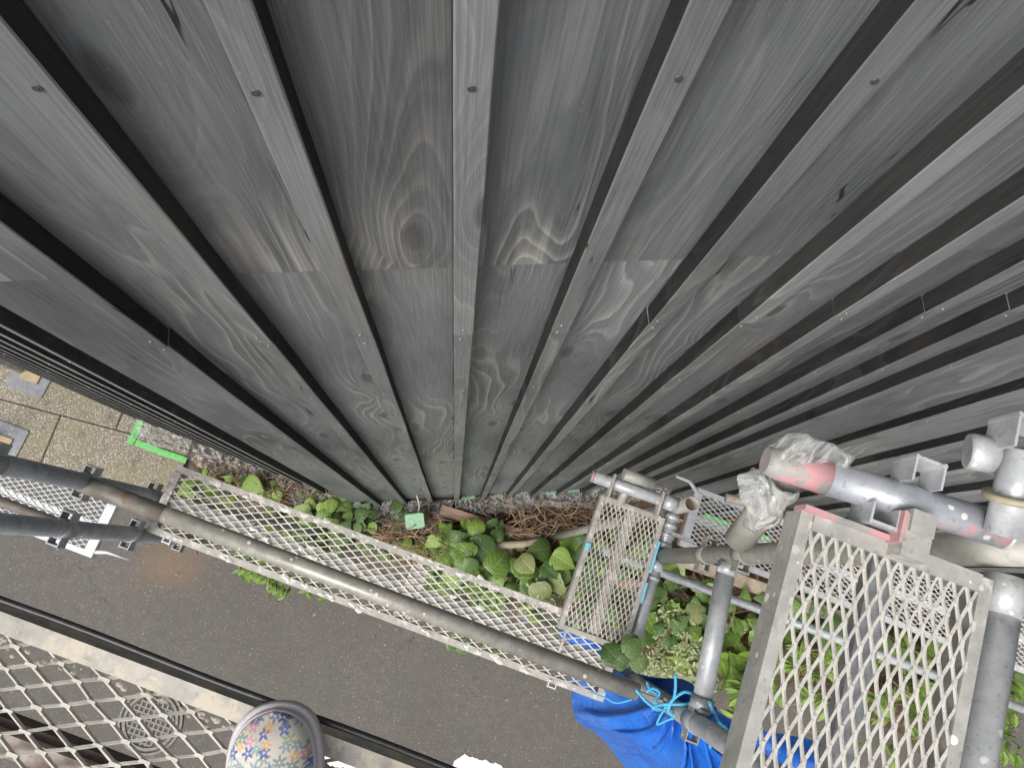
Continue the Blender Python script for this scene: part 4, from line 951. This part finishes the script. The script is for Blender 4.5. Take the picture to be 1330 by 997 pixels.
ROUND = [(-0.16, 0.30), (-0.05, 0.44), (0.12, 0.53), (0.32, 0.55), (0.52, 0.48), (0.70, 0.34), (0.84, 0.15), (0.90, 0.02)]
IVY = [(-0.10, 0.30), (0.0, 0.42), (0.14, 0.44), (0.26, 0.50), (0.40, 0.36), (0.60, 0.28), (0.80, 0.14), (0.98, 0.01)]
HEART = [(-0.18, 0.22), (-0.1, 0.40), (0.08, 0.50), (0.28, 0.46), (0.50, 0.34), (0.72, 0.18), (0.95, 0.01)]
LONG = [(0.0, 0.03), (0.12, 0.10), (0.3, 0.15), (0.5, 0.165), (0.7, 0.14), (0.88, 0.07), (1.0, 0.005)]
LM = {}
for kn, ol in (('round', ROUND), ('ivy', IVY), ('heart', HEART), ('long', LONG)):
    for mn in ('leaf', 'leaf_dark', 'leaf_pale', 'leaf_fresh'):
        LM[kn, mn] = [leaf_mesh('leaf', ol, M[mn], fold=random.uniform(0.05, 0.45), droop=random.uniform(0.15, 0.6) if kn != 'long' else random.uniform(0.4, 0.8)) for _ in range(4)]
def leaf_rot(az, pitch, roll): return Matrix.Rotation(az, 3, 'Z') @ Matrix.Rotation(pitch, 3, 'X') @ Matrix.Rotation(roll, 3, 'Y')
def plant(name, base, label, cat, leaves, group=None, stemr=0.004, stems=True):
    """leaves: (point, size, azimuth, pitch, shape, material)"""
    t = thing(name, base, label, cat, group); b = MB()
    for (p, s, az, pi_, sh, mt) in leaves:
        rm_ = leaf_rot(az, pi_, random.gauss(0, 0.25))
        place('leaf', random.choice(LM[sh, mt]), p, rm_, t, s)
        if stems:
            root = base + Vector((random.gauss(0, 0.03), random.gauss(0, 0.03), 0)); mid = root.lerp(p, 0.5) + Z * 0.05 * (p - root).length
            b.tube([root, root.lerp(mid, 0.5) + Z * 0.02, mid, mid.lerp(p, 0.5) + Z * 0.015, p], stemr, 5, caps=False)
    if stems and b.v: b.build('stem', M['stem'], t)
    return t
random.seed(5)
def spray(pix, zr, size, sh, mats, pitch=(-0.5, 0.3)):
    out = []
    for q in pix:
        x, y = q[0], q[1]; s = (q[2] if len(q) > 2 else random.uniform(*size)); mt = q[3] if len(q) > 3 else random.choice(mats)
        p = gd(x, y, random.uniform(*zr)); sh_ = random.choice((sh, sh, 'heart', 'ivy')) if sh == 'round' else sh
        out.append((p, s * (1.0 if sh_ == 'round' else 1.12), random.uniform(0, 6.28), random.uniform(*pitch) * random.choice((1, 1, 1.7)), sh_, mt))
    return out
def scatter(x0, x1, y0, y1, n): return [(random.uniform(x0, x1), random.uniform(y0, y1)) for _ in range(n)]
FP = [(585, 703, .15), (592, 722, .16), (603, 708, .13), (619, 690, .13), (613, 722, .17), (633, 717, .19), (640, 738, .20), (615, 742, .17), (597, 733, .13), (575, 722, .13), (645, 752, .11), (628, 757, .13), (584, 742, .14), (604, 753, .15), (566, 700, .10)]
plant('broad_leaf_plant', gd(610, 730, 0.05), 'clump of large glossy round leaves below the brown plank', 'plant', spray(FP, (0.30, 0.52), (.13, .2), 'round', ['leaf', 'leaf', 'leaf_dark']), 'round-leaved plants in the bed')
FP2 = [(672, 745, .2), (690, 748, .16), (680, 762, .15), (713, 712, .19), (722, 722, .16), (732, 741, .17), (716, 742, .13), (738, 709, .12), (700, 760, .16, 'leaf_pale'), (728, 756, .18, 'leaf_pale'), (676, 726, .15, 'leaf_pale'), (708, 735, .13), (742, 725, .13), (747, 745, .14)]
plant('broad_leaf_plant', gd(708, 738, 0.05), 'clump of round and yellowing leaves left of the small mesh deck', 'plant', spray(FP2, (0.28, 0.5), (.13, .2), 'round', ['leaf', 'leaf', 'leaf_dark']), 'round-leaved plants in the bed')
FILL = [(random.uniform(556, 760), random.uniform(700, 775)) for _ in range(70)]
plant('ground_cover', gd(660, 742, 0.03), 'small mixed leaves filling between the broad round leaves', 'plant', spray(FILL, (0.10, 0.30), (.05, .11), 'heart', ['leaf', 'leaf_dark', 'leaf_fresh', 'leaf_dark']), stemr=0.002)
plant('seedling', gd(640, 690, 0.05), 'young dark leaves sprouting beside the middle of the brown plank', 'plant', spray([(638, 678, .10), (634, 692, .10), (643, 698, .10), (629, 700, .09), (648, 688, .08), (650, 697, .08)], (0.25, 0.4), (.08, .11), 'heart', ['leaf_dark']))
plant('lime_leaf_plant', gd(585, 690, 0.05), 'low bright lime leaves just right of the taped box', 'plant', spray(scatter(568, 612, 680, 706, 34), (0.16, 0.34), (.045, .085), 'heart', ['leaf_fresh', 'leaf_fresh', 'leaf']), stemr=0.002)
plant('broad_leaf_plant', gd(545, 712, 0.04), 'few leaves at the deck edge below the taped box', 'plant', spray([(541, 712, .15), (533, 718, .12), (528, 708, .08)], (0.15, 0.3), (.1, .15), 'heart', ['leaf', 'leaf_fresh']), 'round-leaved plants in the bed')
plant('ivy', gd(430, 660, 0.05), 'ivy leaves in the bed at the left wall corner', 'plant', spray(scatter(392, 462, 642, 690, 34) + [(440, 650, .16), (447, 690, .16), (463, 678, .15), (425, 666, .13)], (0.08, 0.26), (.07, .13), 'heart', ['leaf', 'leaf_dark', 'leaf']), 'ivy along the bed')
plant('ivy', gd(340, 632, 0.05), 'bright green leaves above the left end of the middle deck', 'plant', spray([(334, 629, .18, 'leaf_fresh'), (326, 636, .10), (352, 634, .11), (347, 645, .12), (318, 626, .09), (360, 640, .08), (268, 612, .06), (300, 622, .06)], (0.10, 0.26), (.07, .13), 'heart', ['leaf', 'leaf_fresh']), 'ivy along the bed')
plant('ivy', gd(250, 640, 0.03), 'leaves under the left end of the middle deck', 'plant', spray(scatter(230, 300, 622, 650, 22), (0.04, 0.2), (.05, .10), 'heart', ['leaf', 'leaf_fresh']), 'ivy along the bed')
plant('ivy', gd(430, 705, 0.03), 'dark leaves seen through the mesh left of the deck middle', 'plant', spray(scatter(320, 520, 655, 730, 70), (0.05, 0.25), (.06, .12), 'heart', ['leaf', 'leaf_dark']), 'ivy along the bed')
plant('ivy', gd(640, 790, 0.03), 'leaves seen through the mesh right of the deck middle', 'plant', spray(scatter(540, 700, 740, 800, 44), (0.08, 0.3), (.07, .14), 'heart', ['leaf', 'leaf_dark', 'leaf']), 'ivy along the bed')
plant('ivy', gd(605, 835, 0.02), 'green leaves poking out under the lower edge of the middle deck', 'plant', spray([(590, 842, .13), (604, 846, .13), (618, 832, .12), (630, 838, .12), (600, 828, .11), (645, 845, .09)], (0.08, 0.18), (.08, .13), 'round', ['leaf', 'leaf_dark']))
# compound bright leaves by the left part of the deck
def pinnate(name, base, pixs, label, mt='leaf_fresh', size=0.075, zr=(0.3, 0.6), group=None, nl=15):
    t = thing(name, base, label, 'plant', group); b = MB()
    for (x, y) in pixs:
        tip = gd(x, y, random.uniform(*zr)); az0 = random.uniform(0, 6.28); root = base.copy()
        b.tube([root, root.lerp(tip, 0.5) + Z * 0.12, tip], 0.003, 5, caps=False)
        for k in range(nl):
            a = az0 + 6.283 * k / nl + random.gauss(0, 0.2); rr_ = 0.3 * size * (k % 3)
            rr_ = size * 1.5 * (k // 2) / nl * 2; p = tip - Vector((math.cos(az0) * rr_, math.sin(az0) * rr_, 0.010 * k)); a = az0 + (0.9 if k % 2 else -0.9) + random.gauss(-1.57, 0.25)
            place('leaf', random.choice(LM['long', mt]), p, leaf_rot(a, random.uniform(-0.35, 0.25), random.gauss(0, 0.3)), t, size * random.uniform(0.8, 1.3))
    b.build('stem', M['stem'], t); return t
pinnate('compound_leaf_shrub', gd(335, 722, 0.02), [(312, 738), (323, 741), (330, 747), (350, 757), (355, 765), (398, 768), (318, 745), (310, 715), (335, 728), (370, 745), (420, 768), (345, 735), (385, 752)], 'bright feathery leaves hanging out below the left part of the deck', size=0.062)
pinnate('compound_leaf_shrub', gd(985, 880, 0.02), [(968, 880), (985, 905), (962, 905), (1000, 880), (955, 930), (1010, 860), (990, 865), (1028, 868), (1012, 902)], 'yellow-green narrow leaves behind the left rail of the near mesh deck', size=0.085, zr=(0.4, 0.8))
pinnate('compound_leaf_shrub', gd(1100, 900, 0.02), [(1040, 842), (1060, 880), (1095, 900), (1085, 850), (1130, 905), (1150, 930), (1075, 920), (1140, 860), (1180, 900), (1050, 905), (1162, 985), (1110, 962)], 'green sprays seen through the near mesh deck', mt='leaf', size=0.09, zr=(0.3, 0.8))
pinnate('compound_leaf_shrub', gd(1300, 950, 0.02), [(1302, 915), (1318, 925), (1310, 955), (1295, 975), (1322, 980), (1306, 940), (1290, 925), (1325, 905), (1315, 895), (1298, 890)], 'leafy sprays at the lower right border beside the cross pipe', mt='leaf_fresh', size=0.10, zr=(0.3, 0.8))
pinnate('compound_leaf_shrub', gd(1240, 900, 0.02), [(1200, 860), (1230, 880), (1250, 840), (1210, 900), (1180, 840), (1260, 870), (1235, 920), (1215, 945)], 'mixed green sprays under the right edge of the near mesh deck', mt='leaf', size=0.10, zr=(0.3, 0.7))
# ivy right of the small deck
plant('ivy', gd(890, 800, 0.04), 'dark ivy leaves between the small deck and the shiny cross pipe', 'plant', spray(scatter(856, 945, 752, 848, 62) + [(870, 725, .2, 'leaf'), (905, 787, .16, 'leaf_pale'), (885, 790, .17), (918, 815, .19), (935, 820, .15), (912, 840, .17), (897, 822, .15, 'leaf')], (0.15, 0.5), (.07, .14), 'ivy', ['leaf', 'leaf_dark', 'leaf_dark']), 'ivy along the bed')
plant('ivy', gd(1010, 820, 0.04), 'ivy leaves right of the shiny cross pipe', 'plant', spray(scatter(945, 1110, 775, 880, 60), (0.15, 0.5), (.08, .16), 'ivy', ['leaf', 'leaf_fresh', 'leaf_dark']), 'ivy along the bed')
plant('ivy', gd(780, 760, 0.04), 'ivy leaves seen through the small mesh deck', 'plant', spray(scatter(735, 850, 690, 830, 60), (0.1, 0.4), (.08, .16), 'ivy', ['leaf', 'leaf_dark', 'leaf_dark']), 'ivy along the bed')
plant('ivy', gd(1220, 850, 0.04), 'ivy leaves low behind the near mesh deck', 'plant', spray(scatter(1110, 1330, 820, 930, 60), (0.15, 0.5), (.08, .16), 'ivy', ['leaf', 'leaf_dark']), 'ivy along the bed')
# climbing sprig at the corner of the small deck
CS = [(820, 828, .060), (808, 835, .062), (816, 848, .058), (830, 852, .055), (801, 857, .068), (812, 862, .05)]
lv = [(sv(x, y, random.uniform(2.42, 2.5)), s * 1.08, random.uniform(0, 6.28), random.uniform(-0.4, 0.2), 'round', 'leaf_dark') for x, y, s in CS]
base = P(0.74, -0.03, HC - 0.05); t = thing('climbing_vine', base, 'dark round-leaved vine climbing up to the corner of the small mesh deck', 'plant'); b = MB()
for (p, s, az, pi_, sh, mt) in lv: place('leaf', random.choice(LM[sh, mt]), p, leaf_rot(az, pi_, random.gauss(0, 0.2)), t, s)
b.tube([base, base.lerp(lv[2][0], 0.4) + V * 0.03, base.lerp(lv[2][0], 0.8) - U * 0.02, lv[2][0]], 0.004, 6)
for q in lv: b.tube([lv[2][0] - Z * 0.02, q[0]], 0.002, 5, caps=False)
b.build('stem', M['stem'], t)
# large strap leaves
t = thing('strap_leaf_plant', gd(950, 865, 0.02), 'large arching strap leaves beside the shiny cross pipe', 'plant')
for (x, y, az, s, mt) in ((925, 838, 3.6, .34, 'leaf_fresh'), (930, 850, 4.3, .34, 'leaf_fresh'), (950, 846, 3.0, .40, 'leaf'), (905, 872, 1.1, .26, 'leaf_fresh'), (960, 850, 4.4, .3, 'leaf_fresh'), (945, 862, 3.5, .42, 'leaf')):
    place('leaf', random.choice(LM['long', mt]), gd(x, y, 0.5), leaf_rot(az, -0.25, random.gauss(0, 0.3)) , t, s)
b = MB(); b.tube([gd(950, 865, 0.02), gd(940, 856, 0.3), gd(935, 848, 0.5)], 0.01, 6); b.build('stem', M['stem'], t)
# variegated shrubs: thousands of small leaves, joined per shrub
def vari(name, cx, cy, rx, ry, n, zr, label, mat='leaf_vari', size=(0.012, 0.024), group=None, branches=9):
    base = gd(cx, cy, 0.02); t = thing(name, base, label, 'shrub', group); b = MB(); s_ = MB()
    tips = []
    for k in range(branches):
        a = random.uniform(0, 6.28); q = random.uniform(0.2, 0.95); tip = gd(cx + rx * q * math.cos(a), cy + ry * q * math.sin(a), random.uniform(*zr)); tips.append(tip)
        s_.tube([base, base.lerp(tip, 0.5) + Z * 0.08, tip], 0.003, 5, caps=False)
    for _ in range(n):
        tip = random.choice(tips); f = random.uniform(0.35, 1.05); c = base.lerp(tip, f) + Z * 0.08 * math.sin(3.14 * min(1, f)) + Vector((random.gauss(0, 0.045), random.gauss(0, 0.045), random.gauss(0, 0.03)))
        a = random.uniform(0, 6.28); s = random.uniform(*size); d = Vector((math.cos(a), math.sin(a), random.uniform(-0.5, 0.6))) * s; e = Vector((-math.sin(a), math.cos(a), random.uniform(-0.5, 0.5))) * s * 0.38
        b.add([c - d, c - d * 0.2 + e, c + d * 0.4 + e * 0.8, c + d, c + d * 0.4 - e * 0.8, c - d * 0.2 - e], [(0, 1, 2, 3, 4, 5)])
    s_.build('stem', M['twig'], t); o = b.build('foliage', M[mat], t); o['kind'] = 'stuff'; return t
vari('variegated_shrub', 872, 852, 46, 40, 1700, (0.2, 0.6), 'cream and green variegated shrub below the small deck and left of the shiny pipe', branches=24)
vari('variegated_shrub', 868, 805, 26, 16, 420, (0.3, 0.5), 'smaller pale variegated sprig against the dark ivy', branches=9)
vari('variegated_shrub', 702, 772, 20, 12, 260, (0.35, 0.5), 'pale flower heads among the yellowing leaves', size=(0.012, 0.024), branches=8)
vari('variegated_shrub', 905, 885, 18, 20, 160, (0.35, 0.55), 'pale pointed leaves at the left foot of the shiny cross pipe', size=(0.03, 0.06), branches=7)

# ================================================================== MANHOLE COVER
c = gd(196, 936, 0.0); t = thing('manhole_cover', c, 'round cast iron cover with a grid pattern seen through the near platform', 'manhole cover')
b = MB(); N = 40
def disc(b, r0, r1, z0, z1):
    vs = []
    for k in range(N):
        a = 6.283185 * k / N; d = Vector((math.cos(a), math.sin(a), 0)); vs += [c + d * r0 + Z * z1, c + d * r1 + Z * z1, c + d * r1 + Z * z0]
    b.add(vs, [(3 * k, 3 * k + 1, 3 * ((k + 1) % N) + 1, 3 * ((k + 1) % N)) for k in range(N)] + [(3 * k + 1, 3 * k + 2, 3 * ((k + 1) % N) + 2, 3 * ((k + 1) % N) + 1) for k in range(N)])
disc(b, 0.0, 0.235, 0.002, 0.006); b.build('plate', M['dark_channel'], t)
b = MB(); disc(b, 0.215, 0.232, 0.004, 0.014); disc(b, 0.180, 0.200, 0.004, 0.014); b.build('ring', M['iron'], t)
b = MB()
for k in range(-4, 5):
    for ax, ay in ((U, V), (V, U)):
        x = k * 0.038; hl = math.sqrt(max(0, 0.168 ** 2 - x * x))
        if hl > 0.02: b.box(c + ax * x + Z * (0.009 if ax is U else 0.0085), ax * 0.0065, ay * hl, Z * (0.004 if ax is U else 0.0036))
b.build('grid_ribs', M['iron'], t)

# ================================================================== SHOE
toe = sv(358, 912, 0.875); heel_dir = (sv(357, 997, 0.875) - toe); heel_dir.z = 0; heel_dir.normalize(); sdir = heel_dir.cross(Z).normalized()
zs = HC - 0.897                              # platform surface
shoe = thing('shoe', Vector((toe.x, toe.y, zs)) + heel_dir * 0.13, 'flower-print slip-on shoe with lilac-grey rubber sole on the near platform', 'shoe')
def half_w(s):                               # sole outline: s metres back from the toe tip (right shoe)
    pts = [(0, 0.0), (0.0006, 0.0085), (0.002, 0.016), (0.005, 0.0245), (0.010, 0.0325), (0.017, 0.0395), (0.026, 0.0445), (0.037, 0.048), (0.05, 0.0503), (0.08, 0.0520), (0.11, 0.047), (0.15, 0.039), (0.19, 0.037), (0.22, 0.035), (0.24, 0.027), (0.25, 0.014), (0.254, 0.0)]
    for (a, x), (c_, y) in zip(pts, pts[1:]):
        if s <= c_: f = (s - a) / (c_ - a); return x + (y - x) * f
    return 0
SS = [0.0, 0.0006, 0.002, 0.005, 0.010, 0.017, 0.026, 0.037, 0.05, 0.065, 0.08, 0.095, 0.11, 0.13, 0.15, 0.17, 0.19, 0.21, 0.225, 0.237, 0.246, 0.251, 0.254]
def outline(inset, z):
    out = []
    for s in SS: out.append((s, max(0.0, half_w(s) - inset)))
    L_ = [(s, w_) for s, w_ in out]
    ctr = 0.12
    ring_ = [(ctr + (s - ctr) * (1 - inset / 0.127), w_) for s, w_ in L_] + [(ctr + (s - ctr) * (1 - inset / 0.127), -w_) for s, w_ in L_[-2:0:-1]]
    o0 = Vector((toe.x, toe.y, 0))
    return [o0 + heel_dir * s + sdir * (w_ + 0.003 * math.sin(s * 12)) + Z * z for s, w_ in ring_]
b = MB()
levels = [(0.004, zs), (0.0, zs + 0.004), (0.0, zs + 0.016), (0.0012, zs + 0.019), (0.004, zs + 0.0205), (0.0046, zs + 0.0198), (0.0050, zs + 0.0215), (0.0053, zs + 0.0285), (0.0066, zs + 0.0305), (0.0082, zs + 0.0300)]
loops = [outline(i_, z_) for i_, z_ in levels]; n = len(loops[0])
b.v = [tuple(p) for lp in loops for p in lp]
for k in range(len(loops) - 1):
    for i in range(n): b.f.append([k * n + i, k * n + (i + 1) % n, (k + 1) * n + (i + 1) % n, (k + 1) * n + i]); b.m.append(0); b.sm.append(True)
b.f.append(list(range(n))[::-1]); b.m.append(0); b.sm.append(False)
b.build('sole', M['sole'], shoe)
b = MB(); rows = []
for s in SS[1:-1]:
    w_ = max(0.001, half_w(s) - 0.0072); s2 = 0.12 + (s - 0.12) * (1 - 0.0072 / 0.127)
    if s < 0.115: hgt = 0.014 + 0.040 * math.sin(min(1, s / 0.115) * 1.45) ** 0.9
    else: hgt = 0.055 + 0.012 * min(1, (s - 0.115) / 0.1)
    if s < 0.02: hgt *= 0.35 + 0.65 * s / 0.02
    row = []; op = 0 if s < 0.105 else min(1, (s - 0.105) / 0.025)
    for k in range(15):
        a = math.pi * k / 14; x = -math.cos(a) * w_; zz = (math.sin(a) ** 0.72) * hgt
        if op and 4 <= k <= 10: zz = zz * (1 - op) + op * (0.006 if 5 <= k <= 9 else zz * 0.96)
        row.append(Vector((toe.x, toe.y, 0)) + heel_dir * s2 + sdir * (x + 0.003 * math.sin(s * 12)) + Z * (zs + 0.0295 + zz))
    rows.append(row)
b.grid(rows); b.build('upper', M['floral'], shoe)
# ankle and sock rising from the opening (out of the picture)
b = MB(); a0 = Vector((toe.x, toe.y, 0)) + heel_dir * 0.178
b.tube([a0 - heel_dir * 0.03 + Z * (zs + 0.04), a0 - heel_dir * 0.008 + Z * (zs + 0.075), a0 + Z * (zs + 0.11), a0 + heel_dir * 0.012 + Z * (zs + 0.17), a0 + heel_dir * 0.02 + Z * (zs + 0.26)], [0.028, 0.033, 0.034, 0.036, 0.044], 18)
b.build('sock', M['sock'], shoe)
